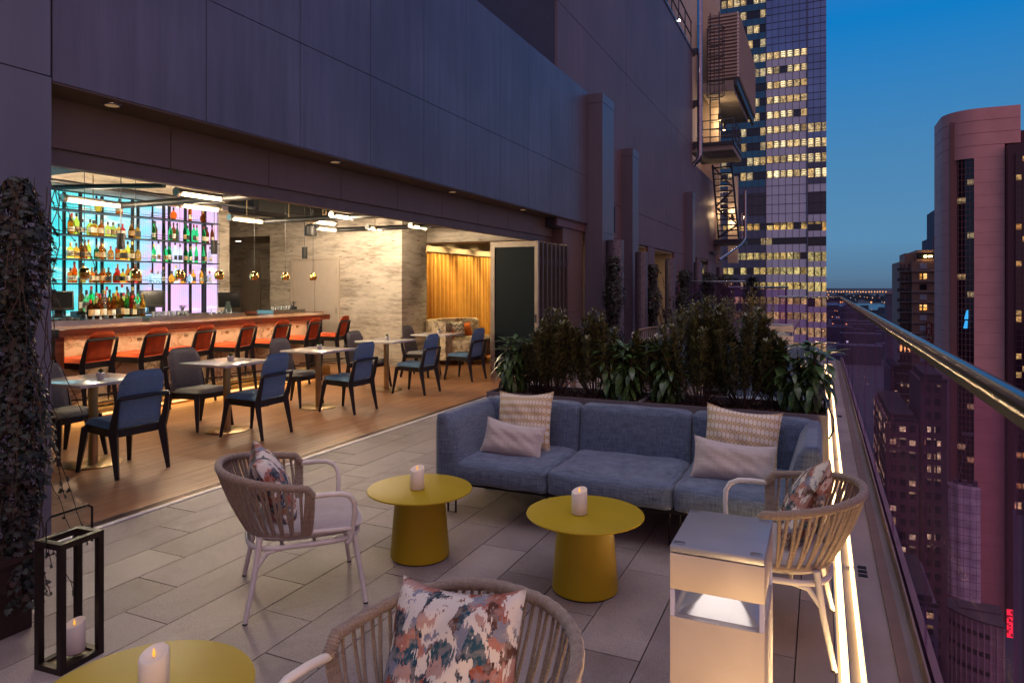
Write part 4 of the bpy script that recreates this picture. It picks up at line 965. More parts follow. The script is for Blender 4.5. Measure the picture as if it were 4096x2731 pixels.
# pendants
g0 = None
for k, y in enumerate((5.25, 5.91, 6.565, 7.225, 7.895, 8.56, 9.225)):
    lab = 'gold mirrored dome pendant, %s from the left above the bar' % (NO + ('sixth', 'seventh'))[k]
    if g0 is None:
        g0 = empty('gold_pendant', lab, 'pendant lamp', (0, 0, 0), 0, 'gold pendants over the bar')
        b = MB(); b.lathe([(0, .068), (.02, .068), (.048, .052), (.066, .015), (.068, -.015), (.056, -.050), (.050, -.060), (.046, -.058), (.060, -.012), (.040, .045), (0, .058)], 28); b.build('shade', 'gold', g0)
        b = MB(); b.cyl((0, 0, .068), (0, 0, 1.52), .0035, n=6); b.build('cord', 'black', g0)
        b = MB(); b.lathe([(0, -.035), (.014, -.03), (.018, -.015), (.012, .02), (0, .03)], 12); b.build('bulb', 'lamp_white', g0)
        light('POINT', 'glow', (0, 0, -.06), 5, (1, .72, .42), g0, size=.03)
        o = g0
    else: o = inst(g0, lab, (0, 0, 0))
    o.location = (-7.9, y, 1.70)
k0 = None
for k, (x, y) in enumerate(((-8.3, 6.0), (-8.3, 7.5), (-8.3, 9.475))):
    lab = 'black cylinder pendant spotlight, ' + ('left one over the bottle crowd', 'middle one at the shelf end', 'right one in front of the service door')[k]
    if k0 is None:
        k0 = empty('cylinder_pendant', lab, 'pendant lamp', (0, 0, 0), 0, 'black cylinder pendants over the bar')
        b = MB(); b.lathe([(0, .10), (.048, .10), (.048, -.105), (.042, -.105), (.040, -.07), (0, -.07)], 24); b.build('housing', 'black_metal', k0)
        b = MB(); b.cyl((0, 0, .10), (0, 0, 1.08), .006, n=8); b.build('stem', 'black', k0)
        b = MB(); b.cyl((0, 0, -.082), (0, 0, -.078), .036, n=16); b.build('bulb', 'lamp_white', k0)
        light('SPOT', 'beam', (0, 0, -.11), 60, (1, .76, .50), k0, (0, 0, 0), .03, spot=70); o = k0
    else: o = inst(k0, lab, (0, 0, 0))
    o.location = (x, y, 2.13)
# tube lights on the pipe run
TB = [((-6.675, 5.52), (-6.675, 6.20), 'first bay nearest the terrace'), ((-7.66, 6.36), (-7.66, 6.99), 'first bay in the middle'), ((-8.42, 5.34), (-8.48, 6.12), 'first bay over the bar'),
      ((-6.70, 8.25), (-6.70, 8.74), 'second bay nearest the terrace'), ((-7.60, 8.93), (-7.60, 9.42), 'second bay in the middle'), ((-8.45, 7.95), (-8.45, 8.62), 'second bay over the bar'),
      ((-6.62, 10.30), (-6.62, 10.80), 'third bay nearest the terrace'), ((-7.55, 10.30), (-7.55, 10.72), 'third bay in the middle'), ((-8.45, 9.95), (-8.45, 10.50), 'third bay over the bar')]
for (a, c, wh) in TB:
    o = empty('tube_light', 'glowing glass tube lamp hung in the ' + wh, 'tube lamp', (a[0], a[1], 2.62), math.atan2(-(c[0] - a[0]), c[1] - a[1]), 'tube lamps under the bar ceiling')
    L_ = math.hypot(c[0] - a[0], c[1] - a[1])
    b = MB(); n = 12; b.prism([(.040 * cos(PI + k / n * PI), .040 * sin(PI + k / n * PI)) for k in range(n + 1)], .03, L_ - .03, 'y'); b.build('diffuser', 'tube', o, 60)
    b = MB(); b.prism([(.043 * cos(k / n * PI), .043 * sin(k / n * PI) + .001) for k in range(n + 1)], 0, L_, 'y'); b.build('reflector', plain('pearl reflector', (.62, .56, .48), .35), o, 60)
    for ye in (0, L_): b = MB(); b.cyl((0, ye - .03, 0), (0, ye + .03, 0), .050, n=20); b.build('end_cap', 'steel', o)
    b = MB(); b.cyl((0, L_ * .5, .04), (0, L_ * .5, .58), .006, n=6); b.build('hanger', 'brass', o)
    light('POINT', 'lamp', (0, L_ * .5, -.12), (84, 84, 72, 74, 62, 62, 24, 22, 24)[TB.index((a, c, wh))], (1, .76, .50), o, size=.07)
pp = empty('ceiling_pipe_run', 'black pipes linking the tube lamps under the ceiling', 'pipe')
for y, x0, x1 in ((6.15, -8.50, -5.0), (8.64, -8.45, -5.0), (10.55, -8.45, -5.0), (5.05, -8.6, -6.7)):
    if y == 5.05: continue
    b = MB(); b.tube([(x0, y, 2.62), (x1, y, 2.62)], .043, 14); b.build('pipe', 'black_metal', pp)
b = MB(); b.tube([(-9.4, 5.35, 2.80), (-6.75, 5.40, 2.68)], .03, 10)
b.build('pipe', 'black_metal', pp)
b = MB()
for x, y in ((-7.66, 6.28), (-7.60, 8.84), (-7.55, 10.55)): b.cyl((x, y - .1, 2.62), (x, y + .02, 2.62), .047, n=14)
for x, y in ((-7.2, 6.15), (-7.2, 8.64), (-7.9, 8.64), (-6.95, 10.55)): b.cyl((x, y, 2.66), (x, y, 3.2), .008, n=6)
b.build('bracket', 'brass', pp)
ct = empty('ceiling_ducts', 'black ducts and cable trays below the dark bar ceiling', 'duct')
b = MB(); b.box(-9.6, 4.0, 2.98, -5.2, 5.6, 3.20); b.box(-9.62, 9.0, 2.86, -8.9, 10.9, 3.10); b.box(-8.6, 7.4, 3.0, -8.1, 10.9, 3.18); b.box(-6.4, 6, 3.02, -6.0, 10.9, 3.18); b.build('duct', 'black_metal', ct, smooth=0)
b = MB(); b.tube([(-9.0, 4.5, 2.9), (-9.0, 10.5, 2.9)], .03, 8); b.tube([(-7.9, 4.5, 3.05), (-7.9, 10.5, 3.05)], .045, 8); b.build('pipe', 'black', ct)
sk = empty('ceiling_speaker', 'black bell shaped ceiling speaker in front of the papered wall', 'speaker', (-8.1, 9.4, 2.50))
b = MB(); b.lathe([(0, .12), (.06, .12), (.10, .08), (.11, -.06), (.10, -.08), (0, -.08)], 24); b.build('housing', 'black_metal', sk); b = MB(); b.cyl((0, 0, .12), (0, 0, .7), .012, n=8); b.build('stem', 'black', sk)

# lounge sofas
def lounge(lab, loc, rz, sc=1):
    o = empty('lounge_sofa', lab, 'sofa', loc, rz, 'mottled cream sofas in the lounge')
    b = MB(); n = 26
    def arc(r, a): return (r * cos(a), r * sin(a))
    out = [arc(.98, R(200 + 140 * k / n)) for k in range(n + 1)]; inn = [arc(.80, R(340 - 140 * k / n)) for k in range(n + 1)]
    b.prism(out + inn, .10, .74); bmesh.ops.bevel(b.bm, geom=[e for e in b.bm.edges if abs(e.verts[0].co.z - .74) < 1e-4 and abs(e.verts[1].co.z - .74) < 1e-4], offset=.06, segments=4, affect='EDGES', profile=.5); b.build('backrest', 'toile', o, 50)
    b = MB(); b.prism([arc(.80, R(200 + 140 * k / n)) for k in range(n + 1)] + [(.70, .0), (.3, .22), (-.3, .22), (-.70, 0)], .14, .43); bmesh.ops.bevel(b.bm, geom=[e for e in b.bm.edges if abs(e.verts[0].co.z - .43) < 1e-4 and abs(e.verts[1].co.z - .43) < 1e-4], offset=.05, segments=4, affect='EDGES', profile=.5); b.build('seat', 'toile', o, 50)
    b = MB()
    for x, y in ((-.6, -.1), (.6, -.1), (-.5, -.7), (.5, -.7)): b.cyl((x, y, 0), (x, y, .14), .03, n=10)
    b.build('leg', 'brass', o); o.scale = (sc, sc, sc); return o
lounge('curved mottled cream sofa behind the fifth marble table', (-6.35, 12.5, 0), R(-80), 1.15)
lounge('farther curved cream sofa half hidden by the folded door', (-6.3, 15.4, 0), R(-95), 1.1)
def pillow(name, w, h, t, mat, label, loc, rot, grp, seed=0, n=26, cat='cushion', pinch=.10):
    """cushion in its own x (width) / z (height) plane, thickness y, base at the origin"""
    rg = random.Random(seed); k1, k2, k3 = rg.uniform(0, 6), rg.uniform(0, 6), rg.uniform(0, 6)
    def f(u, v, s):
        a, c = 2 * u - 1, 2 * v - 1
        x = a * (w / 2) * (1 - pinch * (1 - c * c) * abs(a)); z = h / 2 + c * (h / 2) * (1 - pinch * (1 - a * a) * abs(c))
        e = max(0, (1 - abs(a) ** 3.2) * (1 - abs(c) ** 3.2)) ** .62
        wr = 1 + .05 * sin(7 * a + k1 + 3 * c) + .05 * sin(6 * c + k2) + .04 * sin(11 * (a + c) + k3)
        return (x, s * (t / 2 * e * wr + .002), z - .018 * (1 - a * a) * max(0, c))
    b = MB(); b.grid(lambda u, v: f(u, v, 1), n, n); b.grid(lambda u, v: f(u, v, -1), n, n); bmesh.ops.remove_doubles(b.bm, verts=b.bm.verts, dist=.0041)
    o = b.build(name, mat, smooth=-1); o.location = loc; o.rotation_euler = rot; tag(o, label, cat, grp); return o
random.seed(11)
lw_pil = 'cushions on the lounge sofas'
pillow('lounge_cushion', .42, .42, .14, 'chevron', 'black and cream zigzag cushion standing on the nearer lounge sofa', (-6.72, 12.15, .44), (R(-12), 0, R(55)), lw_pil, 3)
pillow('lounge_cushion', .50, .36, .14, 'rust_cushion', 'burnt orange cushion right of the zigzag cushion on the nearer lounge sofa', (-6.85, 12.75, .44), (R(-15), 0, R(75)), lw_pil, 4)
pillow('lounge_cushion', .30, .24, .10, 'rust_cushion', 'small rust cushion tucked behind the zigzag cushion', (-6.75, 11.82, .45), (R(-10), 0, R(40)), lw_pil, 5)
pillow('lounge_cushion', .40, .40, .14, 'chevron', 'zigzag cushion on the farther lounge sofa beside the door frame', (-6.9, 15.2, .44), (R(-12), 0, R(70)), lw_pil, 6)
lt_ = empty('lounge_lantern', 'glass candle lantern between the two lounge sofas', 'lantern', (-6.7, 14.0, 0))
b = MB(); b.cyl((0, 0, 0), (0, 0, .5), .03, n=10); b.cyl((0, 0, .5), (0, 0, .52), .2, n=24); b.build('stand', 'brass', lt_)
b = MB(); b.cyl((0, 0, .53), (0, 0, .72), .05, n=16); b.build('candle', 'wax', lt_)
b = MB()
for x in (-.09, .09):
    for y in (-.09, .09): b.box(x - .005, y - .005, .52, x + .005, y + .005, .82)
b.box(-.1, -.1, .82, .1, .1, .83); b.build('frame', 'brass', lt_, smooth=0)

# ---------------------------------------------------------------- folded glass doors
fd = []
for k in range(7):
    y = 10.32 + k * .20; o = empty('folding_door', ('front folding door leaf with dark glass facing the camera', 'second folded door leaf stacked behind the front one', 'third folded door leaf in the stack', 'fourth and middle folded door leaf in the stack', 'fifth folded door leaf in the stack', 'sixth folded door leaf in the stack', 'last folded door leaf against the end wall')[k], 'glass door', (-4.19, y, 0), 0, 'folded glass door leaves')
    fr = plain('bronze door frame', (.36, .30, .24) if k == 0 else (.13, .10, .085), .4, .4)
    b = MB(); wd = .86
    for a in ((-wd, 0, -wd + .075, 2.28), (-.06, 0, 0, 2.28), (-wd + .075, 0, -.06, .13), (-wd + .075, 2.19, -.06, 2.28)): b.box(a[0], -.03, a[1], a[2], .03, a[3])
    b.build('frame', fr, o, smooth=0)
    b = MB(); b.box(-wd + .075, -.012, .13, -.06, .012, 2.19); b.build('pane', 'dark_glass' if k == 0 else 'dark_glass', o, smooth=0)
    b = MB()
    for z in (.3, 1.1, 1.95): b.cyl((.002, .05, z - .06), (.002, .05, z + .06), .012, n=8)
    b.box(-.05, -.045, .95, -.03, -.031, 1.08); b.build('hinge', 'galv', o)
b = MB(); b.box(-4.34, 11.70, 0, -4.19, 11.755, 2.30); tag(b.build('door_jamb', fr, smooth=0), 'bronze jamb closing the folding door stack at the end wall', 'door jamb')

# ================================================================== TERRACE FURNITURE
# sofa
sf = empty('outdoor_sofa', 'long three seat slate blue sofa backed against the planters', 'sofa', (-1.18, 4.36, 0))
ox = [(-2.355, -1.569), (-1.569, -.785), (-.785, .0)]
def cushion_box(x0, y0, z0, x1, y1, z1, puff, mat, name, rad=.045, lean=0, parent=None, n=18, front_bulge=.02):
    """soft box: rounded superellipsoid-like cushion"""
    cx, cy, cz = (x0 + x1) / 2, (y0 + y1) / 2, (z0 + z1) / 2; hx, hy, hz = (x1 - x0) / 2, (y1 - y0) / 2, (z1 - z0) / 2
    b = MB(); bm = b.bm; bmesh.ops.create_cube(bm, size=2); bmesh.ops.subdivide_edges(bm, edges=bm.edges[:], cuts=n, use_grid_fill=True)
    for v in bm.verts:
        p = [v.co.x, v.co.y, v.co.z]; q = [abs(c) for c in p]; h = (hx, hy, hz); w = [c * hh for c, hh in zip(p, h)]
        inner = [max(-(hh - rad), min(hh - rad, c)) for c, hh in zip(w, h)]; d = Vector([a - i for a, i in zip(w, inner)])
        if d.length > 1e-6: d = d.normalized() * rad
        w = [i + dd for i, dd in zip(inner, d)]
        bul = (1 - p[0] ** 4) * (1 - p[1] ** 4) * puff * (1 if p[2] > .5 else .2) if abs(p[2]) > .5 else 0
        w[2] += bul * (1 if p[2] > 0 else -1) + .0
        if p[1] < -.5: w[1] -= front_bulge * (1 - p[0] ** 4) * (1 - p[2] ** 2)
        w[0] += .003 * sin(9 * p[1] + 5 * p[2]) ; w[2] += .003 * sin(8 * p[0] + 4 * p[1])
        w[1] += lean * (p[2] + 1) * hz
        v.co = (cx + w[0], cy + w[1], cz + w[2])
    return b.build(name, mat, parent, -1)
for k, (a, c) in enumerate(ox):
    x0, x1 = a + 1.18 + .004, c + 1.18 - .004
    cushion_box(x0 + (.08 if k == 0 else 0), 3.98 - 4.36, .235, x1 - (.10 if k == 2 else 0), 4.70 - 4.36, .390, .013, 'sofa', 'seat_cushion', .032, parent=sf)
    cushion_box(x0 + (.03 if k == 0 else 0), 4.60 - 4.36, .30, x1 - (.03 if k == 2 else 0), 4.74 - 4.36, .70, .008, 'sofa', 'back_cushion', .032, lean=.10, parent=sf, front_bulge=.01)
# arms: wedges, thin at the top, leaning outward
for s in (-1, 1):
    b = MB(); bm = b.bm; bmesh.ops.create_cube(bm, size=2); bmesh.ops.subdivide_edges(bm, edges=bm.edges[:], cuts=14, use_grid_fill=True)
    for v in bm.verts:
        x, y, z = v.co; hz = (z + 1) / 2; th_ = .24 - .13 * hz - (.06 * (y < 0) * 0)
        X = s * (1.19 - th_ * (1 - (x + 1) / 2)) if True else 0
        ex = 1 - .0 * x; rr = .93 + .07 * (1 - abs(x) ** 4)
        Y = -.385 + (y + 1) / 2 * .80; Z = .235 + hz * .455
        # rounding
        if abs(z) > .8 and abs(x) > .6: X += -s * .012 * x * (abs(z) - .8) / .2; Z -= .012 * (1 if z > 0 else -1) * (abs(x) - .6) / .4
        if y < -.8 and abs(x) > .6: Y += .02 * (abs(x) - .6) / .4; 
        Y += .05 * hz * (y < -.6) * 0
        v.co = (X, Y + .012 * (1 - x * x) * -(y < -.99), Z)
    b.build('arm', 'sofa', sf, -1)
b = MB(); b.box(-1.15, -.30, .205, 1.15, .36, .232)
b.build('base_frame', 'black_metal', sf, smooth=0)
for x in (-1.12, -.39, .39, 1.12):
    b = MB(); b.tube([(x - .03, -.27, .22), (x - .03, -.27, .006), (x + .03, -.27, .006), (x + .03, -.27, .22)], .007, 8); b.build('leg', 'black_metal', sf); b = MB(); b.tube([(x - .03, .30, .22), (x - .03, .30, .006), (x + .03, .30, .006), (x + .03, .30, .22)], .007, 8); b.build('leg', plain('bronze leg', (.16, .13, .11), .35, .8), sf)
pg = 'cushions on the slate blue sofa'
pillow('sofa_cushion', .44, .42, .15, 'lattice', 'mustard lattice patterned cushion at the left end of the sofa', (-1.93, 4.44, .385), (R(-16), R(-3), R(-3)), pg, 21, pinch=.07)
pillow('sofa_cushion', .46, .42, .15, 'lattice', 'mustard lattice patterned cushion at the right end of the sofa', (-.47, 4.44, .375), (R(-16), R(5), R(3)), pg, 22, pinch=.07)
pillow('sofa_cushion', .44, .24, .13, 'linen', 'pale linen lumbar cushion in front at the left end of the sofa', (-1.93, 4.23, .39), (R(-20), R(6), R(4)), pg, 23, pinch=.06)
pillow('sofa_cushion', .48, .25, .13, 'linen', 'pale linen lumbar cushion in front at the right end of the sofa', (-.48, 4.22, .385), (R(-20), R(4), R(4)), pg, 24, pinch=.06)

# yellow tables + candles
y0_ = None
for (x, y, lab) in ((-2.10, 3.36, 'mustard yellow round table between the left armchair and the sofa'), (-1.10, 3.34, 'mustard yellow round table in front of the sofa middle'), (-1.76, 1.34, 'mustard yellow round table cut off by the bottom edge, nearest to the camera')):
    if y0_ is None:
        y0_ = empty('coffee_table', lab, 'coffee table', (0, 0, 0), 0, 'mustard yellow pedestal tables')
        b = MB(); b.lathe([(0, .378), (.294, .378), (.298, .380), (.300, .384), (.298, .388), (.294, .3895), (0, .3895)], 96); b.build('table_top', 'yellow', y0_, 30)
        b = MB(); b.lathe([(0, .006), (.163, .006), (.168, .012), (.166, .05), (.150, .25), (.138, .376)], 72); b.build('pedestal', 'yellow', y0_, 30)
        b = MB(); b.lathe([(0, 0), (.158, 0), (.158, .006)], 48); b.build('foot_ring', 'black', y0_, 30); o = y0_
    else: o = inst(y0_, lab, (0, 0, 0))
    o.location = (x, y, 0)
cd0 = None
for (x, y, z, lab, s, rz) in ((-2.10, 3.33, .392, 'ivory candle with a small flame on the left yellow table', 1.0, .6), (-1.12, 3.31, .392, 'ivory candle with a small flame on the middle yellow table', 1.0, .2), (-1.722, 1.345, .392, 'ivory candle on the nearest yellow table, cut by the bottom edge', 1.0, .9), (-2.825, 1.835, .035, 'ivory candle standing inside the black lantern', 1.0, .5)):
    if cd0 is None:
        cd0 = empty('flameless_candle', lab, 'candle', (0, 0, 0), 0, 'ivory flameless candles')
        b = MB(); r = .040; n = 28
        V = []
        def top(a): return .118 + .012 * cos(a - .8)
        rings = [(r - .002, lambda a: 0), (r, lambda a: .003), (r, lambda a: top(a) - .003), (r - .003, lambda a: top(a)), (r - .006, lambda a: top(a) - .001), (r * .5, lambda a: .108 + .004 * cos(a - .8)), (.002, lambda a: .105)]
        V = [(rr * cos(k * 2 * PI / n), rr * sin(k * 2 * PI / n), zf(k * 2 * PI / n)) for rr, zf in rings for k in range(n)]
        F = [(i * n + k, i * n + (k + 1) % n, (i + 1) * n + (k + 1) % n, (i + 1) * n + k) for i in range(len(rings) - 1) for k in range(n)]
        b._q(V, F); b.build('wax_body', 'wax', cd0, 50)
        b = MB(); b.lathe([(0, .106), (.003, .110), (.0045, .117), (.003, .126), (0, .134)], 10); b.build('flame', 'flame', cd0, 60)
        light('POINT', 'glow', (0, 0, .150), .004, (1, .55, .2), cd0, size=.006); o = cd0
    else: o = inst(cd0, lab, (0, 0, 0))
    o.location = (x, y, z); o.scale = (s, s, s); o.rotation_euler = (0, 0, rz)

# lantern
ln = empty('metal_lantern', 'tall open black metal lantern on the pavers below the ivy', 'lantern', (-2.83, 1.82, 0), R(4))
b = MB(); a, c, h, tk = .075, .095, .52, .024
for x in (-a, a - tk):
    for y in (-c, c - tk): b.box(x, y, .024, x + tk, y + tk, h - .024)
for z in (0, h - .024):
    b.box(-a, -c, z, a, -c + .028, z + .024); b.box(-a, c - .028, z, a, c, z + .024); b.box(-a, -c + .028, z, -a + .028, c - .028, z + .024); b.box(a - .028, -c + .028, z, a, c - .028, z + .024)
b.build('frame', plain('dark bronze frame', (.022, .013, .009), .42, .4), ln, smooth=0)
b = MB(); b.box(-a + .028, -c + .028, .004, a - .028, c - .028, .016); b.build('base_plate', plain('bronze plate', (.08, .045, .02), .4, .3), ln, smooth=0)
b = MB(); b.tube([(0, -c - .004, h - .06), (0, -c - .004, h + .085), (0, -c + .015, h + .10), (0, c - .015, h + .10), (0, c + .004, h + .085), (0, c + .004, h - .06)], .0055, 6, flat=.4); b.build('handle', 'black_metal', ln)

# woven armchairs
def armchair(lab, loc, rz):
    o = empty('woven_armchair', lab, 'armchair', loc, rz, 'woven rope armchairs')
    def U(t, ax, ay, x0, yf):   # U curve from right front round the back to left front, t 0..1
        if t < .16: f = t / .16; return (ax * (x0 + (1 - x0) * f), yf * (1 - f))
        if t > .84: f = (1 - t) / .16; return (-ax * (x0 + (1 - x0) * f), yf * (1 - f))
        a = (t - .16) / .68 * PI; e = .86
        return (ax * (1 if cos(a) > 0 else -1) * abs(cos(a)) ** e, -ay * sin(a) ** e)
    def rim(t): x, y = U(t, .335, .385, .97, .035); return (x, y, .565 + .105 * sin(PI * t) ** 1.3)
    def low(t): x, y = U(t, .265, .26, .98, .03); return (x, y, .375 + .0 * t)
    N = 260
    b = MB(); b.tube([rim(i / N) for i in range(N + 1)], lambda i: .0168 + .0022 * abs(sin(i * .47)), 10); b.build('rope_rim', 'rope', o, 60)
    b = MB(); b.tube([low(i / 160) for i in range(161)], lambda i: .0125 + .0018 * abs(sin(i * .55)), 8); b.build('rope_base', 'rope', o, 60)
    b = MB(); ns = 62
    for k in range(ns):
        t = .008 + .984 * k / (ns - 1); p, q = Vector(rim(t)), Vector(low(t)); t2 = min(1, max(0, t + (.010 if k % 2 else -.004)))
        q = Vector(low(t2)); out = Vector((p.x, p.y, 0)).normalized()
        for s in (0,):
            mid = (p + q) / 2 + out * .018
            b.tube([p + out * .008, p.lerp(mid, .5) + out * .006, mid, mid.lerp(q, .5) + out * .006, q + out * .006], .0082, 6, flat=.7)
    b.build('rope_strands', 'rope', o, 60)
    W_ = 'white_tube'
    b = MB(); r = .0125; n = 40
    def fr(a): c_, s_ = cos(a), sin(a); e = .55; return (.262 * (1 if c_ > 0 else -1) * abs(c_) ** e, .01 + .262 * (1 if s_ > 0 else -1) * abs(s_) ** e, .320)
    b.tube([fr(k / n * 2 * PI) for k in range(n)], r, 10, True); b.tube([(-.25, .05, .318), (.25, .05, .318)], .009, 8); b.tube([(-.25, -.1, .318), (.25, -.1, .318)], .009, 8)
    b.build('seat_frame', W_, o)
    for s in (-1, 1):
        b = MB(); b.tube([(s * .325, .03, .565), (s * .325, .10, .566), (s * .322, .165, .562), (s * .315, .205, .545), (s * .305, .225, .51), (s * .292, .228, .45), (s * .275, .222, .37), (s * .268, .215, .320), (s * .264, .20, .305)], .0125, 10)
        b.tube([(s * .262, .02, .377), (s * .278, .222, .377)], .010, 8); b.build('arm_tube', W_, o)
        b = MB(); b.tube([(s * .225, .235, .325), (s * .25, .262, .16), (s * .272, .285, .006)], lambda i: (.0135, .0125, .011)[i], 12); lg = b.build('leg', W_, o)
        b = MB(); b.cyl((s * .2725, .2855, 0), (s * .272, .285, .008), .0115, n=10); b.build('foot_cap', 'black', lg)
        b = MB(); b.tube([(s * .245, -.20, .375), (s * .262, -.225, .2), (s * .285, -.265, .006)], lambda i: (.0145, .0130, .011)[i], 12); b.tube([(s * .258, -.222, .23), (s * .25, -.17, .30), (s * .255, -.1, .318)], .011, 8); lg = b.build('leg', W_, o)
        b = MB(); b.cyl((s * .2855, -.2655, 0), (s * .285, -.265, .008), .0115, n=10); b.build('foot_cap', 'black', lg)
    b = MB(); bm = b.bm
    def sc(u, v, top):
        a = u * 2 * PI; rr = v; c_, s_ = cos(a), sin(a); e = .62
        X = .268 * (1 if c_ > 0 else -1) * abs(c_) ** e * rr; Y = .03 + .270 * (1 if s_ > 0 else -1) * abs(s_) ** e * rr
        Z = .365 + (.040 * max(0, 1 - rr ** 7) ** .5 + .012 * (1 - rr * rr) if top else -.030 * max(0, 1 - rr ** 9) ** .5)
        return (X, Y, Z)
    b.grid(lambda u, v: sc(u, v, True), 48, 14); b.grid(lambda u, v: sc(u, v, False), 48, 14); bmesh.ops.remove_doubles(bm, verts=bm.verts, dist=.0005); b.build('seat_cushion', 'seat_pad', o, -1)
    b = MB(); b.tube([(sc(k / 60, 1, True)[0], sc(k / 60, 1, True)[1], .3655) for k in range(60)], .0035, 6, True); b.build('piping', 'seat_pad', o, -1)
    return o
ac = armchair('woven rope armchair on the left, turned towards the yellow tables', (-2.42, 2.73, 0), R(-44))
ac2 = inst(ac, 'woven rope armchair at the right beside the glowing edge strip', (-.215, 3.32, 0), R(90))
ac3 = inst(ac, 'woven rope armchair nearest to the camera, cut off by the bottom edge', (-.87, 1.42, 0), R(168))
pa = 'ikat print cushions on the armchairs'
def on_chair(lc, rz, dx, dy, z): return (lc[0] + cos(rz) * dx - sin(rz) * dy, lc[1] + sin(rz) * dx + cos(rz) * dy, z)
pillow('armchair_cushion', .41, .40, .15, 'print', 'multicolour ikat cushion leaning in the left armchair', on_chair((-2.42, 2.73), R(-44), .0, -.05, .375), (R(26), R(4), R(-44)), pa, 31, pinch=.06)
pillow('armchair_cushion', .43, .43, .15, 'print', 'multicolour ikat cushion leaning in the right armchair', on_chair((-.215, 3.32), R(90), 0.02, -.06, .36), (R(26), R(20), R(90 + 6)), pa, 32, pinch=.06)
pillow('armchair_cushion', .43, .41, .16, 'print', 'multicolour ikat cushion leaning in the nearest armchair', on_chair((-.87, 1.42), R(168), .03, -.07, .36), (R(25), R(8), R(168 + 4)), pa, 33, pinch=.06)

# bollard lights
def bollard(lab, x0, y0, x1, y1, h, glow_, base=0):
    o = empty('bollard_light', lab, 'bollard lamp', ((x0 + x1) / 2, (y0 + y1) / 2, base), 0, 'square bollard lamps')
    a, c = (x1 - x0) / 2, (y1 - y0) / 2; bm_ = plain('bollard paint', (.50, .42, .35), .42, .0, bump=.08, bs=500); zt = h
    b = MB(); b.box(-a, -c, zt - .110, a, c, zt - .020, bev=.0025); b.box(-a, -c, 0, a, c, zt - .125 - .0, bev=.0025) if False else None
    b.box(-a, -c, .0, a, c, zt - .178, bev=.0025); b.build('housing', bm_, o, 30)
    b = MB(); b.box(-a, -c, zt - .018, a, c, zt, bev=.004)
    b.build('cap', plain('cap metal', (.34, .34, .36), .38, .4), o, 30)
    for x in (-a + .02, a - .02):
        for y in (-c + .02, c - .02): b = MB(); b.box(x - .014, y - .009, zt + .0003, x + .014, y + .009, zt + .0022, bev=.0008); b.build('corner_plate', 'steel', o, 30)
    b = MB()
    for (xa, ya, xb, yb) in ((-a + .001, -c + .001, a - .001, -c + .005), (-a + .001, c - .005, a - .001, c - .001), (-a + .001, -c + .005, -a + .005, c - .005), (a - .005, -c + .005, a - .001, c - .005)): b.box(xa, ya, zt - .1775, xb, yb, zt - .1105)
    b.build('lens', 'lens', o, smooth=0)
    acr = plain('pale acrylic edge', (.55, .55, .75), .12)
    for x in (-a + .0065, a - .0065):
        for y in (-c + .0065, c - .0065): b = MB(); b.box(x - .0055, y - .0055, zt - .1775, x + .0055, y + .0055, zt - .1105); b.build('lens_edge', acr, o, smooth=0)
    b = MB()   # bright reflector: a flared mirror cone between two dishes
    n = 24; f = .86; prof = [(f, -.177), (f * .80, -.170), (f * .55, -.157), (f * .32, -.140), (.15, -.124), (.08, -.111)]
    V = []; F = []
    for s_, z in prof:
        for k in range(n):
            t_ = k / n * 2 * PI; X = max(-1, min(1, 1.42 * cos(t_))); Y = max(-1, min(1, 1.42 * sin(t_))); V.append((X * a * s_, Y * c * s_, zt + z))
    for i in range(len(prof) - 1): F += [(i * n + k, i * n + (k + 1) % n, (i + 1) * n + (k + 1) % n, (i + 1) * n + k) for k in range(n)]
    b._q(V, F); b.build('reflector', plain('satin reflector', (.66, .64, .62), .30, .8) if glow_ else 'steel', o, 50)
    b = MB(); b.box(-a * .7, -c * .7, zt - .1118, a * .7, c * .7, zt - .1105); b.build('lamp', glow('bollard lamp', (1, .88, .74), 2.6 if glow_ else .5), o, smooth=0)
    return o
bollard('square bollard lamp standing in the foreground with its mirror lens lit', -.346, 1.728, -.121, 2.03, .9, True)
bollard('far square bollard lamp beyond the plants near the railing corner', -.77, 12.0, -.41, 12.37, .91, False)

# ---------------------------------------------------------------- planters
def planter(lab, x0, y0, x1, y1, h, grp='planter boxes on the terrace'):
    o = empty('planter_box', lab, 'planter', ((x0 + x1) / 2, (y0 + y1) / 2, 0), 0, grp); a, c = (x1 - x0) / 2, (y1 - y0) / 2
    b = MB(); t_ = .012
    b.box(-a, -c, 0, a, -c + t_, h); b.box(-a, c - t_, 0, a, c, h); b.box(-a, -c + t_, 0, -a + t_, c - t_, h); b.box(a - t_, -c + t_, 0, a, c - t_, h)
    b.build('box', 'soil_box', o, smooth=0)
    rg = random.Random(int(x0 * 100)); b = MB(); nx = max(6, int((x1 - x0) / .035)); ny = max(5, int((y1 - y0) / .035))
    b.grid(lambda u, v: (-a + t_ + (2 * a - 2 * t_) * u, -c + t_ + (2 * c - 2 * t_) * v, h - .035 + rg.uniform(-.014, .014)), nx, ny)
    for k in range(int((x1 - x0) * (y1 - y0) * 700)):
        x, y = rg.uniform(-a + .03, a - .03), rg.uniform(-c + .03, c - .03); an = rg.uniform(0, 3.1); l = rg.uniform(.012, .035); T4 = Matrix.Translation((x, y, h - .02)) @ Matrix.Rotation(an, 4, 'Z') @ Matrix.Rotation(rg.uniform(-.5, .5), 4, 'Y'); b.box(-l, -.007, -.003, l, .007, .003, T4)
    b.build('mulch', 'mulch', o, smooth=0); return o
planter('left half of the long planter row behind the sofa', -2.42, 4.86, -1.20, 5.36, .71); planter('right half of the long planter row behind the sofa', -1.196, 4.86, .045, 5.36, .71)
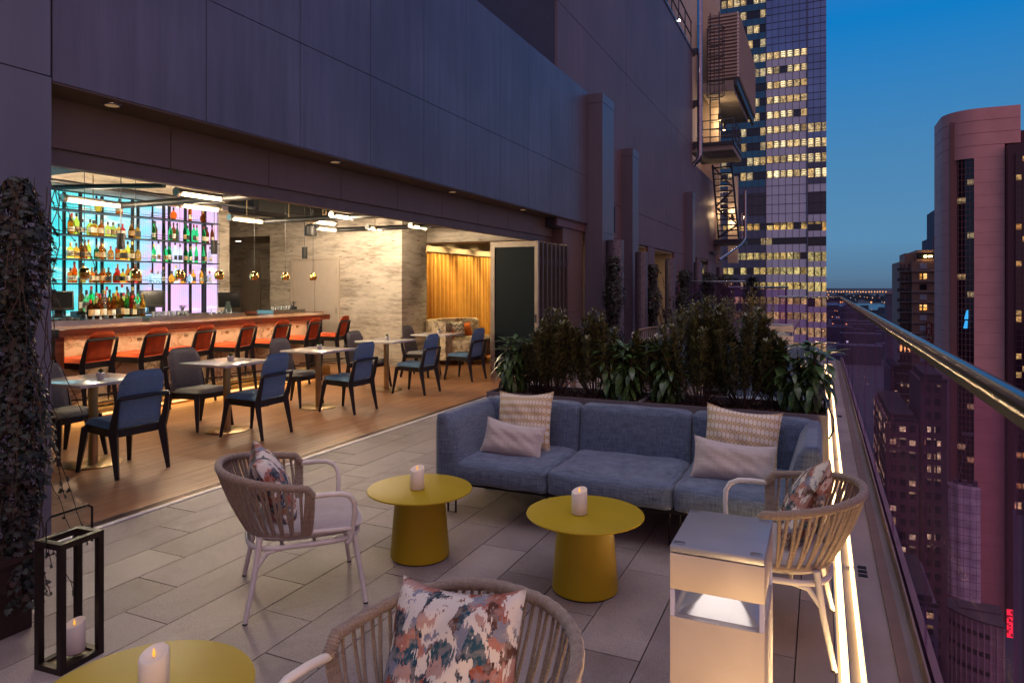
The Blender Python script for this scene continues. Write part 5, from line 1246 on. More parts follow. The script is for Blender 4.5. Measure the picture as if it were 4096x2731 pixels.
cb_ = empty('irrigation_hose', 'thin black hose looping over the right planter end', 'hose'); b = MB(); b.tube([(-.02, 5.0, .70), (0, 4.98, .735), (.05, 4.96, .74), (.075, 4.95, .68), (.075, 4.94, .60), (.05, 4.92, .55)], .006, 8); b.build('tube', 'black', cb_)

def rdir(rg, e0, e1):
    a = rg.uniform(0, 2 * PI); e = rg.uniform(e0, e1); return Vector((cos(a) * cos(e), sin(a) * cos(e), sin(e)))
def laurel(lab, loc, h, spread, seed, nst=6, grp='plants in the front planters'):
    rg = random.Random(seed); o = empty('spotted_laurel', lab, 'plant', loc, 0, grp)
    b = MB(); lf = MB()
    for s in range(nst):
        a = s / nst * 2 * PI + rg.uniform(-.4, .4); r = spread * (.25 + .6 * rg.random()) if s else 0
        top = Vector((cos(a) * r, sin(a) * r * .8, h * rg.uniform(.66, .9) if s else h * .9)); base = Vector((cos(a) * .03, sin(a) * .03, -.02)); mid = base.lerp(top, .5) + Vector((cos(a), sin(a), 0)) * .03
        pts = [base, mid, top]; b.tube(pts, lambda i: (.007, .005, .003)[i], 6)
        for w in range(6):                      # whorls down the stem
            f = 1 - w * .15; p = (mid.lerp(top, (f - .5) * 2) if f > .5 else base.lerp(mid, max(0, f * 2)))
            if f < .2: continue
            nl = 7 if w == 0 else 5
            for q in range(nl):
                an = q / nl * 2 * PI + w * 1.1 + rg.uniform(-.3, .3); e = (.55 if w == 0 else .05 - w * .22) + rg.uniform(-.3, .25)
                d = Vector((cos(an) * cos(e), sin(an) * cos(e), sin(e))); L_ = rg.uniform(.085, .155)
                lf.leaf(p + d * .012, d, (0, 0, 1), L_, L_ * rg.uniform(.30, .40), rg.uniform(.25, .65), 4, .10)
    b.build('stem', 'twig', o); lf.build('foliage', 'aucuba', o, -1); return o
def shrub(lab, loc, h, spread, seed, n=1500, mat='privet', leafL=.032, name='leafy_shrub', grp='plants in the front planters', ov=0.0):
    rg = random.Random(seed); o = empty(name, lab, 'shrub', loc, 0, grp); b = MB(); lf = MB(); ns = 30; stems = []
    for s in range(ns):
        a = rg.uniform(0, 2 * PI); r = spread * rg.random() ** .6; top = Vector((cos(a) * r, sin(a) * r * .8, h * (1 - .30 * (r / spread) ** 2) * rg.uniform(.72, 1.06)))
        base = Vector((cos(a) * .03, sin(a) * .03, -.02)); m1 = base.lerp(top, .35) + Vector((cos(a), sin(a), 0)) * r * .28; m2 = base.lerp(top, .7) + Vector((cos(a), sin(a), 0)) * r * .16
        pts = [base, m1, m2, top]; stems.append(pts); b.tube(pts, lambda i: (.0045, .0034, .0024, .0014)[i], 4)
    for k in range(n):
        p = rg.choice(stems); f = .22 + .80 * rg.random() ** .75; f = min(f, 1); i = min(2, int(f * 3)); q = p[i].lerp(p[i + 1], f * 3 - i); d0 = (p[i + 1] - p[i]).normalized()
        side = rdir(rg, -.3, .6); q = q + side * rg.uniform(0, .045) * (1 - .5 * f); d = (side * .9 + d0 * .9).normalized(); L_ = leafL * rg.uniform(.7, 1.3)
        lf.leaf(q, d, (0, 0, 1), L_, L_ * .42, rg.uniform(-.1, .4), 2, .12)
    b.build('branches', 'twig', o); lf.build('foliage', mat, o, -1); return o
Z = .68; Yp = 5.10
laurel('spotted laurel at the left end of the planter row, bright green in the bar light', (-2.28, Yp, Z), .46, .20, 41)
shrub('tall olive leaved shrub second from the left, with spiky top shoots', (-1.93, Yp, Z), .66, .25, 42, 6800, leafL=.040)
shrub('thin olive leaved shrub third from the left', (-1.60, Yp + .03, Z), .64, .21, 43, 5400, leafL=.040)
shrub('low olive shrub filling the gap between the middle laurels', (-1.20, Yp + .08, Z), .50, .20, 57, 4200, leafL=.040)
shrub('low olive shrub between the broad shrubs and the right laurel', (-.30, Yp + .08, Z), .52, .18, 58, 4000, leafL=.040)
shrub('low olive shrub beside the bright left laurel', (-2.12, Yp + .1, Z), .50, .16, 59, 3200, leafL=.040)
laurel('spotted laurel fourth from the left with a drooping leaf over the sofa back', (-1.36, Yp - .02, Z), .44, .22, 44, 7)
laurel('spotted laurel fifth from the left beside the broad shrub', (-1.04, Yp, Z), .44, .20, 45, 6)
shrub('broad bushy olive leaved shrub right of the middle laurels', (-.80, Yp, Z), .74, .28, 46, 8400, leafL=.040)
shrub('broad bushy olive leaved shrub beside the right end laurel', (-.50, Yp + .02, Z), .70, .27, 47, 8400, leafL=.040)
laurel('spotted laurel at the right end of the planter row reaching over the glowing edge', (-.10, Yp, Z), .50, .26, 48, 9)

# second row and rear plants
g2 = 'plants on the rear part of the terrace'
planter('second planter box with sedge grass behind the front row', -2.45, 8.3, -1.35, 8.8, .55)
gr = empty('sedge_grass', 'arching green sedge tuft in the second planter box', 'grass', (-1.95, 8.55, .52), 0, g2)
b = MB(); rg = random.Random(5)
for k in range(420):
    a = rg.uniform(0, 2 * PI); e = rg.uniform(.5, 1.4); x = rg.uniform(-.38, .42); b.leaf((x, rg.uniform(-.12, .12), 0), (cos(a) * cos(e), sin(a) * cos(e), sin(e)), (0, 0, 1), rg.uniform(.2, .42), .009, rg.uniform(.3, .9), 4, .1)
b.build('blades', 'grass', gr, -1)
laurel('low laurel behind the broad shrubs in the middle distance', (-1.15, 8.5, .5), .5, .25, 51, 6, g2)
planter('third planter box holding tall bushes', -2.2, 10.6, -.75, 11.1, .6)
shrub('dark rounded bush in the third planter box on the left', (-1.9, 10.85, .57), .72, .30, 52, 2600, 'privet', .034, grp=g2)
shrub('taller dark bush in the third planter box on the right', (-1.35, 10.85, .57), .86, .36, 53, 2800, 'privet', .034, grp=g2)
laurel('laurel beside the far bollard lamp at the right of the third planter', (-.95, 10.8, .57), .5, .25, 54, 6, g2)
shrub('golden green box bush lit by a lamp near the rear railing', (-1.22, 15.0, .0), 1.52, .40, 55, 3600, 'gold_bush', .034, 'golden_bush', g2)
light('SPOT', 'bush_spot', (-.95, 14.0, .15), 40, (1, .78, .3), None, (R(28), R(10), 0), .03, spot=60).data.name = 'bush spot'
def conifer(lab, loc, h, r, seed):
    rg = random.Random(seed); o = empty('dark_conifer', lab, 'tree', loc, 0, g2); b = MB(); b.cyl((0, 0, 0), (0, 0, h * .95), .03, .008, 8); b.build('trunk', 'twig', o); lf = MB()
    for k in range(2600):
        f = rg.random() ** .8; z = .15 + f * (h - .15); rr = r * (1 - f) ** .6 * rg.random() ** .4 + .02; a = rg.uniform(0, 2 * PI); p = Vector((cos(a) * rr, sin(a) * rr, z)); d = Vector((cos(a), sin(a), .6 + rg.uniform(-.5, .5)))
        lf.leaf(p, d, (0, 0, 1), rg.uniform(.06, .13), .022, .2, 2, .1)
    lf.build('foliage', 'conifer', o, -1)
conifer('dark conifer left of the golden bush', (-2.25, 15.2, 0), 1.62, .55, 61); conifer('dark conifer just behind the golden bush', (-1.38, 15.9, 0), 1.72, .42, 62)
shrub('dark evergreen mass by the last perforated columns', (-2.9, 15.8, 0), 1.6, .55, 56, 3000, 'conifer', .05, grp=g2)

# ivy
def ivy_leaf(b, p, d, up, s):
    """five lobed leaf"""
    d = d.normalized(); sd = d.cross(up); sd = sd.normalized() if sd.length > 1e-3 else d.orthogonal().normalized(); nn = sd.cross(d)
    pts = [(0, 0, 0), (.35, -.12, .05), (.62, .18, -.06), (.34, .34, .04), (.40, .66, -.05), (.16, .62, .03), (0, 1.0, -.10), (-.16, .62, .03), (-.40, .66, -.05), (-.34, .34, .04), (-.62, .18, -.06), (-.35, -.12, .05)]
    c = p + d * (.35 * s); V = [p + sd * (x * s) + d * (y * s) + nn * (z * s) for x, y, z in pts]; vs = [c + nn * (.06 * s)] + V
    n = len(pts); b._q(vs, [(0, 1 + k, 1 + (k + 1) % n) for k in range(n)])
def ivy(lab, loc, h, r, seed, nl, ls, zb=.25, depth=1.0, strands=0, wild=1.0):
    rg = random.Random(seed); o = empty('climbing_ivy', lab, 'ivy', loc, 0, 'ivy climbing on poles'); st = MB(); lf = MB(); lf2 = MB()
    st.cyl((0, 0, 0), (0, 0, h), .012, n=6)
    for k in range(16):
        a = rg.uniform(0, 6.28); pts = []; z = zb; rr = r * .5
        while z < h: pts.append((rr * cos(a), rr * sin(a) * depth, z)); z += .09; a += rg.uniform(-.35, .35); rr = max(.03, min(r * 1.05, rr + rg.uniform(-.035, .035)))
        if len(pts) > 2: st.tube(pts, .0022, 4)
    for k in range(nl):
        f = rg.random(); z = zb + f * (h - zb); w = r * (.72 + .28 * sin(z * 7 + seed) ) * (1 - max(0, f - .88) * 4.5); a = rg.uniform(0, 6.28); rr = w * rg.random() ** .35
        p = Vector((rr * cos(a), rr * sin(a) * depth, z)); d = Vector((cos(a) * .5 + rg.uniform(-.5, .5), sin(a) * .5 + rg.uniform(-.5, .5), -.9 + rg.uniform(-.3, .8)))
        ivy_leaf(lf if rg.random() > .22 else lf2, p, d, Vector((cos(a), sin(a), .3)), ls * rg.uniform(.6, 1.25))
    for k in range(strands):
        z = rg.uniform(zb + .2, h); a = rg.uniform(-1.6, 1.3); p = Vector((r * .8 * cos(a), r * .8 * sin(a) * depth, z)); pts = [p.copy()]
        for q in range(rg.randint(5, 10)): p = p + Vector((cos(a) * .012 + rg.uniform(-.015, .015), sin(a) * .02, -.045 + rg.uniform(-.02, .015))); pts.append(p.copy()); ivy_leaf(lf if rg.random() > .3 else lf2, p, Vector((rg.uniform(-1, 1), rg.uniform(-1, 1), -.6)), Vector((cos(a), sin(a), .3)), ls * rg.uniform(.5, .95))
        st.tube(pts, .0016, 4)
    st.build('stem', 'twig', o); lf.build('foliage', 'ivy', o, -1)
    if lf2.bm.faces: lf2.build('autumn_leaves', 'ivy_red', o, -1)
    return o
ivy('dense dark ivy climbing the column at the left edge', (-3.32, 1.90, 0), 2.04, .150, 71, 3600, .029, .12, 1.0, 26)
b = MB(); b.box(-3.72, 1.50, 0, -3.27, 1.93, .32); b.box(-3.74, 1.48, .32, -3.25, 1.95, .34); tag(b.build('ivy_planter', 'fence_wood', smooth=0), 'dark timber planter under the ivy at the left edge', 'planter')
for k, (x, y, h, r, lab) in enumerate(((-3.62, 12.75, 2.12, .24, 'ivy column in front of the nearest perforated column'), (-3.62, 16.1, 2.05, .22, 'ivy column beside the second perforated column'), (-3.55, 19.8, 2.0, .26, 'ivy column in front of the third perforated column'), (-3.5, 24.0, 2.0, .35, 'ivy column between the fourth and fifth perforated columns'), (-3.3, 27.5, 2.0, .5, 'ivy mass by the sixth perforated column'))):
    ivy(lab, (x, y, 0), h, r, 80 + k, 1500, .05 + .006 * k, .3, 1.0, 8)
for k, (x, y) in enumerate(((-3.62, 12.75), (-3.62, 16.1), (-3.5, 19.8))):
    b = MB(); b.box(x - .22, y - .22, 0, x + .22, y + .22, .45); tag(b.build('ivy_pot', 'fence_wood', smooth=0), ('dark red timber pot under the first wall ivy', 'dark red timber pot under the second wall ivy', 'dark red timber pot under the third wall ivy')[k], 'planter', 'timber pots under the wall ivy')

# second seating group behind the planters
s2 = inst(sf, 'blue sofa along the railing beyond the planters', (-.52, 6.55, 0), R(-90)); s3 = inst(sf, 'blue sofa at the far end by the far bollard lamp', (-1.20, 10.1, 0), 0)
wt = empty('white_table', 'white round low table seen through the plants', 'coffee table', (-1.55, 7.1, 0))
b = MB(); b.lathe([(0, .38), (.33, .38), (.334, .387), (.33, .394), (0, .394)], 60); b.build('table_top', 'bulb', wt, 30)
b = MB(); b.lathe([(0, 0), (.18, 0), (.15, .38)], 40); b.build('pedestal', 'bulb', wt, 30)
inst(ac, 'woven armchair left of the white table seen through the plants', (-2.45, 7.0, 0), R(-70)); inst(ac, 'pale woven armchair far behind near the wall ivy', (-3.25, 14.2, 0), R(150)); inst(ac, 'woven armchair farther right of the wall ivy', (-2.65, 13.2, 0), R(120))
pillow('armchair_cushion', .43, .43, .15, 'print', 'ikat cushion in the armchair behind the planter row', (-2.50, 6.98, .40), (R(22), R(5), R(-70)), pa, 34, pinch=.06)
pillow('sofa_cushion', .48, .26, .13, 'linen', 'pale linen cushion on the sofa along the railing', (-.26, 6.3, .39), (R(-18), 0, R(-90)), pg, 35, pinch=.06)

# ================================================================== CITY
def mullions(b, x0, x1, z0, z1, y, dx, dz, t_=.06, zs=None):
    x = x0
    while x <= x1 + .01: b.box(x - t_, y - .05, z0, x + t_, y, z1); x += dx
    for z in (zs or []): b.box(x0, y - .045, z - t_, x1, y - .001, z + t_)
def office_tower():
    Y = 187.0; o = empty('office_tower', 'tall glass and grey panel office tower with lit windows right of the hotel', 'tower')
    b = MB(); b.box(-46, Y + .5, -145, 1.25, Y + 45, 120); b.build('core', plain('tower core', (.03, .04, .06), .5), o, smooth=0)
    fh = 3.80; zt = 38.5; XL, XM, XR = -12.76, -2.9, 1.28
    winA = city_win('dark zone rooms', 1.615, 3.8, .62, (.012, .022, .035), st=1.25, z0=35, seed=1, bl=.1)
    winB = city_win('office rooms', 1.615, 3.8, .95, (.03, .045, .06), st=1.0, z0=35, strips=True, seed=2)
    winC = city_win('amber rooms', 1.615, 3.8, .72, (.02, .02, .025), ((1, .52, .12), (1, .70, .24)), st=1.2, z0=-78, seed=4)
    navy = plain('navy spandrel glass', (.035, .14, .20), .2, .45, var=.1, vs=.3); navy2 = plain('plum spandrel glass', (.09, .10, .15), .2, .4, var=.1, vs=.3)
    grey = plain('grey tower panel', (.62, .61, .68), .55, 0, var=.05, vs=.4); blue = plain('blue curtain glass', (.16, .24, .38), .14, .7, var=.2, vs=.15)
    lou = plain('tower louver', (.07, .06, .075), .6)
    def band(nm, x0, x1, z0, z1, m, yo=0):
        b = MB(); b.box(x0, Y + yo, z0, x1, Y + .5, z1); return b.build(nm, m, o, smooth=0)
    tops = [38.5 + fh * k for k in range(-2, 11)] ; zs = []
    for z in tops:
        up = z > 38.5 + fh * 6.5
        band('window_band', -46, XL - .02, z - 2.0, z, winA, .12); band('spandrel', -46, XL - .02, z - fh, z - 2.0, navy, .02)
        if up: band('curtain_glass', XL, XM, z - fh, z, blue, .1)
        else: band('window_band', XL, XM - .02, z - 1.75, z, winB, .12); band('spandrel', XL, XM - .02, z - fh, z - 1.75, grey)
        if z > 38.5 + fh * 3.5: band('curtain_glass', XM, XR, z - fh, z, blue, .1)
        else: band('window_band', XM, XR, z - 2.2, z, winB if z < 44 else blue, .12); band('spandrel', XM, XR, z - fh, z - 2.2, blue if z > 38 + fh else navy2, .02)
    zb = tops[0] - fh
    band('blank_panels', XL, XM, 17.6, zb, grey); band('louver_bank', -46, XL - .02, 19.6, zb - 1.6, lou); band('spandrel', -46, XL - .02, zb - 1.6, zb, navy2, .02); band('spandrel', -46, XL - .02, 17.6, 19.6, navy2, .02)
    band('blank_panels', XM, XR, zb - 2.0, zb, grey, .01); band('louver_bank', XM, XR, 19.4, zb - 2.0, lou); band('blank_panels', XM, XR, 17.6, 19.4, grey, .01)
    z = 17.6; k = 0
    while z > -62:
        m = winC if k == 0 else (city_win('dark glass floor', 3.26, 3.8, .06, (.012, .014, .02), st=1, z0=0, seed=k) if k == 1 else city_win('lower office rooms', 1.615, 3.8, .88, (.02, .02, .025), ((1, .66, .20), (.98, .80, .32)), st=.85, z0=z - 3.8 * 3, seed=5 + k))
        band('window_band', -46, XL - .02, z - 1.7, z, m, .12); band('spandrel', -46, XL - .02, z - fh, z - 1.7, navy2, .02)
        band('window_band', XL, XM, z - 1.75, z, m, .12); band('spandrel', XL, XM, z - fh, z - 1.75, grey)
        band('window_band', XM + .01, XR, z - 2.3, z, m, .12); band('spandrel', XM + .01, XR, z - fh, z - 2.3, grey)
        z -= fh; k += 1
    b = MB(); mullions(b, -46 + .72, XR, -62, 85, Y - .01, 1.615, 0, .045, [t + d for t in tops for d in (0, -1.75)] + [17.6 + (zb - 17.6) * q / 4 for q in range(5)]); b.build('mullion_grid', plain('mullion', (.06, .05, .055), .5), o, smooth=0)
    b = MB(); b.box(XM - .25, Y - .3, -62, XM, Y, 85); b.box(XL - .12, Y - .2, -62, XL, Y, 85); b.build('fin', navy2, o, smooth=0)
office_tower()

def pink_tower():
    Y = 219.; o = empty('granite_tower', 'rounded pink granite tower with a tall dark window strip', 'tower')
    gran = plain('pink granite', (.80, .36, .32), .6, 0, var=.08, vs=.25); joint = plain('granite joint', (.22, .09, .08), .7)
    x0, x1, r, zt = 31.1, 44.5, 8.5, 47.5; xe = 48.0
    n = 14; cx = x0 + r
    def prof(off=0): return [(cx + (r - off) * cos(PI + k / n * PI / 2), Y + r + (r - off) * sin(PI + k / n * PI / 2)) for k in range(n + 1)]
    P = prof(); wi0, wi1 = 6, n   # the strip of windows sits on the curve between these and xw
    xw = 37.7
    def ring(b, z0, z1, off, kind):
        p = prof(off)
        if kind == 'full': poly = p + [(xe if z0 > 40 else x1, Y + off), (xe if z0 > 40 else x1, Y + 18), (x0 + off, Y + 18)]; b.prism(poly, z0, z1)
    # upper solid crown above the window strip
    zc = 35.9
    z = zc; b = MB()
    while z < zt + 1.5: b.prism(prof() + [(xe if z > 38.5 else x1, Y), (xe if z > 38.5 else x1, Y + 20), (x0, Y + 20)], z + .05, min(z + 3.3, 49.3)); z += 3.35
    b.build('granite_crown', gran, o, 30)
    left = P[:7]; ang = lambda p: p
    b = MB(); z = zc
    while z > -86: b.prism(left + [(left[-1][0] + .5, left[-1][1] + 1.5), (x0 + 1.6, Y + 20), (x0, Y + 20)], z - 3.30, z, 'z'); z -= 3.35
    b.build('granite_edge', gran, o, 30)
    b = MB(); z = zc
    while z > -86: b.box(xw, Y, z - 3.30, x1, Y + 12, z); z -= 3.35
    b.build('granite_slab', gran, o, 0)
    b = MB(); b.box(x0 + 1.5, Y + 2.5, -88, x1 - .3, Y + 19, zt - 1); b.build('core', joint, o, smooth=0)
    wm = city_win('dark strip glass', 1.15, 1.6, .05, (.020, .006, .016), ((1, .55, .25), (1, .75, .4)), st=1.0, seed=9, bl=.08)
    q = [(left[-1][0] + .2, left[-1][1] + .6)] + [(a + .1, c + .5) for a, c in P[7:]] + [(xw, Y + .5), (xw, Y + 2.4), (left[-1][0] + .6, left[-1][1] + 2.4)]
    b = MB(); b.prism(q, -86, zc); b.build('window_strip', wm, o, 30)
    b = MB(); zz = -85.
    while zz < zc:
        for i in range(len(q) - 4):
            (a, c), (d, e) = q[i], q[i + 1]; b.hexa([(a, c - .10, zz), (d, e - .10, zz), (d, e, zz), (a, c, zz), (a, c - .10, zz + .14), (d, e - .10, zz + .14), (d, e, zz + .14), (a, c, zz + .14)])
        zz += 1.6
    for (a, c) in q[:-3]: b.box(a - .06, c - .12, -86, a + .06, c, zc)
    b.build('window_grid', joint, o, smooth=0)
    b = MB(); b.hexa([(35.3, Y + .3, -10), (36.2, Y + .3, -10), (36.2, Y + .45, -10), (35.3, Y + .45, -10), (35.7, Y + .3, -7.9), (36.3, Y + .3, -7.9), (36.3, Y + .45, -7.9), (35.7, Y + .45, -7.9)]); b.hexa([(35.5, Y + .3, -7.5), (36.4, Y + .3, -7.5), (36.4, Y + .45, -7.5), (35.5, Y + .45, -7.5), (36.0, Y + .3, -5.2), (36.4, Y + .3, -5.0), (36.4, Y + .45, -5.0), (36.0, Y + .45, -5.2)]); b.build('sign_reflection', 'blue_reflection', o, smooth=0)  # glowing shapes stand in for a blue sign mirrored in the glass
    # dark window block protruding at the right
    wb = city_win('plum block glass', 1.35, 1.6, .16, (.022, .004, .014), ((1, .42, .10), (1, .62, .25)), st=1.3, seed=12, bl=.08)
    plum = plain('plum block edge', (.06, .012, .022), .5)
    b = MB(); b.box(44.6, Y - 3, -88, 75, Y + 18, 38.5); b.build('dark_block', plum, o, smooth=0)
    b = MB(); b.box(46.2, Y - 3.3, -88, 75, Y - 3.01, 36.0); b.build('window_wall', wb, o, smooth=0)
    b = MB(); mullions(b, 46.2, 75, -88, 36, Y - 3.31, 1.35, 0, .07, [-88 + 1.6 * k for k in range(78)]); b.build('window_grid', plain('plum mullion', (.05, .008, .018), .5), o, smooth=0)
    b = MB(); b.box(47.2, Y + 3, 38.5, 75, Y + 16, 43); b.build('roof_block', plum, o, smooth=0)
    # lit floors low on the block
    b = MB()
    for z in (-56.5, -62, -68): b.box(46.0, Y - 3.6, z, 49.6, Y - 3.35, z + 1.9)
    b.build('lit_floor', city_win('low lit rooms', 1.7, 1.9, 1, (.02, .02, .02), ((1, .66, .22), (1, .74, .36)), st=1.6, seed=3), o, smooth=0)
    # tarp on the lower left of the tower
    t_ = empty('scaffold_tarp', 'white netted scaffold tarp hanging on the lower granite tower', 'tarp')
    rg = random.Random(3)
    def tp(u, v):
        a = PI * 1.02 + u * PI * .62; X = 33.0 + 4.6 * cos(a) + max(0, u - .62) * 3; Yy = 205.5 + 3.5 * sin(a) + (u - .5) * -1
        return (X, Yy + .12 * sin(u * 25 + v * 3) + .10 * sin(v * 44), -77 + 28.5 * v + .7 * (1 - u) + .25 * sin(v * 20) * 0)
    tm = NT('white tarp'); sp = tm.n('SeparateXYZ'); tm.l(tm.co(), sp.inputs[0]); n_ = tm.noise(tm.co(), .5, 5)
    line = tm.math('MAXIMUM', tm.math('LESS_THAN', tm.math('FRACT', tm.math('DIVIDE', sp.outputs[2], 1.9)), .07), tm.math('LESS_THAN', tm.math('FRACT', tm.math('DIVIDE', sp.outputs[0], 1.3)), .08))
    tm.col(tm.mix(line, tm.ramp(n_.outputs[0], [(.3, (.55, .50, .54)), (.7, (.78, .72, .76))]), (.26, .22, .25))); tm.set(Roughness=.8)
    b = MB(); b.grid(tp, 30, 30); b.grid(lambda u, v: (tp(u, v)[0], tp(u, v)[1] + .15, tp(u, v)[2]), 30, 30); b.build('netting', tm.m, t_, -1)
    b = MB(); b.box(28.6, 203, -49.2, 36.2, 207, -48.9); b.cyl((31.2, 203, -49), (33.8, 203, -36), .12, n=8); b.box(32.4, 202.6, -36, 34.8, 203.4, -35.3)
    for x in (30.6, 32.6, 34.8): b.box(x, 203, -48.9, x + .9, 204, -47.3)
    b.build('scaffold', plain('scaffold steel', (.10, .07, .10), .5), t_, smooth=0)
    # rounded lower podium with grid panels
    p_ = empty('round_podium', 'rounded grey pink panelled podium building below the granite tower', 'building')
    cxp, cyp, rp = 41.6, 214.0, 12.6; NN = 30; a0, a1 = PI * .98, PI * 1.48
    def arc(rr): return [(cxp + rr * cos(a0 + (a1 - a0) * k / NN), cyp + rr * sin(a0 + (a1 - a0) * k / NN)) for k in range(NN + 1)]
    pan = plain('podium panel', (.40, .27, .31), .6, var=.07, vs=.3)
    b = MB(); b.prism(arc(rp) + [(cxp + 1, cyp)], -140, -82.0); b.build('panel_wall', pan, p_, 30)
    b = MB()
    for z in [-82.2 - 2.3 * k for k in range(10)]:
        A_, B_ = arc(rp + .12), arc(rp - .05)
        for k in range(NN): b.hexa([(*A_[k], z), (*A_[k + 1], z), (*B_[k + 1], z), (*B_[k], z), (*A_[k], z + .16), (*A_[k + 1], z + .16), (*B_[k + 1], z + .16), (*B_[k], z + .16)])
    A_ = arc(rp + .16)
    for k in range(0, NN + 1, 2): b.box(A_[k][0] - .13, A_[k][1] - .13, -140, A_[k][0] + .13, A_[k][1] + .13, -82.2)
    b.build('panel_ribs', plain('podium rib', (.50, .36, .40), .6), p_, smooth=0)
    for z in (-84.3, -89.0, -93.4):
        b = MB(); A_, B_ = arc(rp + .05), arc(rp - .2)
        for k in range(2, NN - 4):
            if k % 2 == 0 or 1: b.hexa([(*A_[k], z - 1.5), (*A_[k + 1], z - 1.5), (*B_[k + 1], z - 1.5), (*B_[k], z - 1.5), (*A_[k], z), (*A_[k + 1], z), (*B_[k + 1], z), (*B_[k], z)])
        b.build('window_band', plain('podium window', (.02, .015, .03), .15), p_, smooth=0)
    b = MB(); b.box(cxp - 9, cyp - 6, -82, cxp, cyp - 1, -81.2); b.prism(arc(rp + .3) + [(cxp + 1, cyp)], -82, -81.6); b.build('roof', plain('podium roof', (.07, .06, .075), .8), p_, smooth=0)
    s_ = empty('led_display', 'glowing red dotted led display on the corner of the podium', 'display', (41.3, 195.8, -78.3))
    b = MB(); b.box(-1.2, 0, -3.4, 1.2, .6, 3.4); b.build('cabinet', 'dark', s_, smooth=0)
    lm = NT('red dot matrix'); sp = lm.n('SeparateXYZ'); lm.l(lm.co(), sp.inputs[0])
    gx = lm.math('FRACT', lm.math('MULTIPLY', sp.outputs[0], 2.6)); gz = lm.math('FRACT', lm.math('MULTIPLY', sp.outputs[2], 2.6)); cbb = lm.n('CombineXYZ'); lm.l(lm.math('FLOOR', lm.math('MULTIPLY', sp.outputs[0], 2.6)), cbb.inputs[0]); lm.l(lm.math('FLOOR', lm.math('MULTIPLY', sp.outputs[2], 2.6)), cbb.inputs[1])
    w_ = lm.n('TexWhiteNoise', noise_dimensions='2D'); lm.l(cbb.outputs[0], w_.inputs['Vector']); on = lm.math('GREATER_THAN', w_.outputs['Value'], .35)
    on = lm.math('MULTIPLY', on, lm.math('MULTIPLY', lm.math('GREATER_THAN', gx, .2), lm.math('GREATER_THAN', gz, .2))); lm.col((.1, 0, 0)); lm.emit((1, .02, .05), lm.math('MULTIPLY_ADD', on, 2.2, .25))
    b = MB(); b.box(-1.15, -.1, -3.3, 1.15, -.01, 3.3); b.build('screen', lm.m, s_, smooth=0)
pink_tower()

def apartment():
    Y = 260.; o = empty('apartment_building', 'brown brick apartment building with balconies between the towers', 'building'); br = plain('brown brick', (.32, .19, .15), .85, var=.12, vs=.5); fh = 3.4
    dk = plain('apartment glass', (.012, .014, .02), .15); ltm = city_win('apartment rooms', 2.2, 1.9, 1, (.02, .02, .02), ((1, .42, .08), (1, .58, .2)), st=2.2, seed=1); pal = plain('pale blind', (.40, .40, .52), .7)
    balm = plain('balcony shade', (.03, .03, .045), .5)
    tr = plain('balcony slab', (.32, .28, .30), .7)
    b = MB(); b.box(27.5, Y, -145, 45, Y + 30, 9.6); b.box(28.8, Y + 1, 9.6, 45, Y + 30, 13.3); b.box(24.2, Y + 3, -145, 27.5, Y + 30, 9.6); b.box(25.7, Y + 3, 9.6, 28.8, Y + 20, 12.4); b.build('wall', br, o, smooth=0)
    b = MB(); z = 9.6 - fh
    while z > -90: b.box(27.4, Y - .25, z, 45, Y, z + .22); b.box(23.2, Y + 1.2, z, 27.4, Y + 3, z + .22); z -= fh
    b.build('floor_band', tr, o, smooth=0)
    k = 0; z = 9.6 - fh
    while z > -75:
        for (xa, xb) in ((29.7, 31.7), (34.2, 35.2)):
            r_ = random.Random(k * 7 + int(xa)).random(); m = ltm if (k in (1, 4) and xa < 30) or (k == 1) or r_ > .9 else (pal if r_ > .3 else dk)
            b = MB(); b.box(xa, Y - .12, z + .9, xb, Y - .01, z + 2.7); b.box(xa + (xb - xa) / 2 - .05, Y - .16, z + .9, xa + (xb - xa) / 2 + .05, Y - .121, z + 2.7); b.build('window', m, o, smooth=0)
        k += 1; z -= fh
    z = 9.6 - fh; k = 0
    while z > -75:
        b = MB()
        for x in (23.4, 24.7, 26.0):
            b.box(x, Y + 1.3, z + .22, x + .75, Y + 1.5, z + 1.3)
        b.box(23.3, Y + 1.22, z + .221, 27.2, Y + 1.28, z + .5)
        b.build('balcony', balm, o, smooth=0)
        b = MB()
        for x in (24.3, 25.3, 26.6): b.box(x, Y + 2.85, z + .4, x + .6, Y + 2.99, z + 2.6)
        b.build('window_band', ltm if k in (7, 8) else dk, o, smooth=0); z -= fh; k += 1
    b = MB(); b.box(30.9, Y - .5, 10.8, 31.6, Y - .3, 11.5); b.box(32.0, Y - .5, 10.9, 33.2, Y - .3, 11.4); b.build('roof_lamp', glow('roof lamp', (1, .66, .25), 14), o, smooth=0)
    b = MB(); b.box(28.9, Y + .8, 10.4, 36, Y + .99, 12.3); b.build('roof_window', dk, o, smooth=0)
    sg = empty('vertical_sign', 'dark red vertical banner sign reading RENTAL on the brown apartment building', 'sign', (32.3, Y - .6, -22))
    b = MB(); b.box(-.85, 0, 0, .85, .15, 11.6); b.build('board', plain('dull red banner', (.22, .02, .03), .7), sg, smooth=0)
    for k, ch in enumerate('RENTALS'[:6]):
        cu_ = bpy.data.curves.new('letter', 'FONT'); cu_.body = ch; cu_.size = 2.0; cu_.extrude = .03; cu_.align_x = 'CENTER'
        tmp = bpy.data.objects.new('tmp', cu_); me = bpy.data.meshes.new_from_object(tmp); bpy.data.objects.remove(tmp)
        me.materials.clear(); me.materials.append(M['linen']); lo = bpy.data.objects.new('letter', me); C.collection.objects.link(lo); lo.parent = sg; lo.location = (0, -.05, 9.7 - k * 1.8); lo.rotation_euler = (R(90), 0, 0)
apartment()
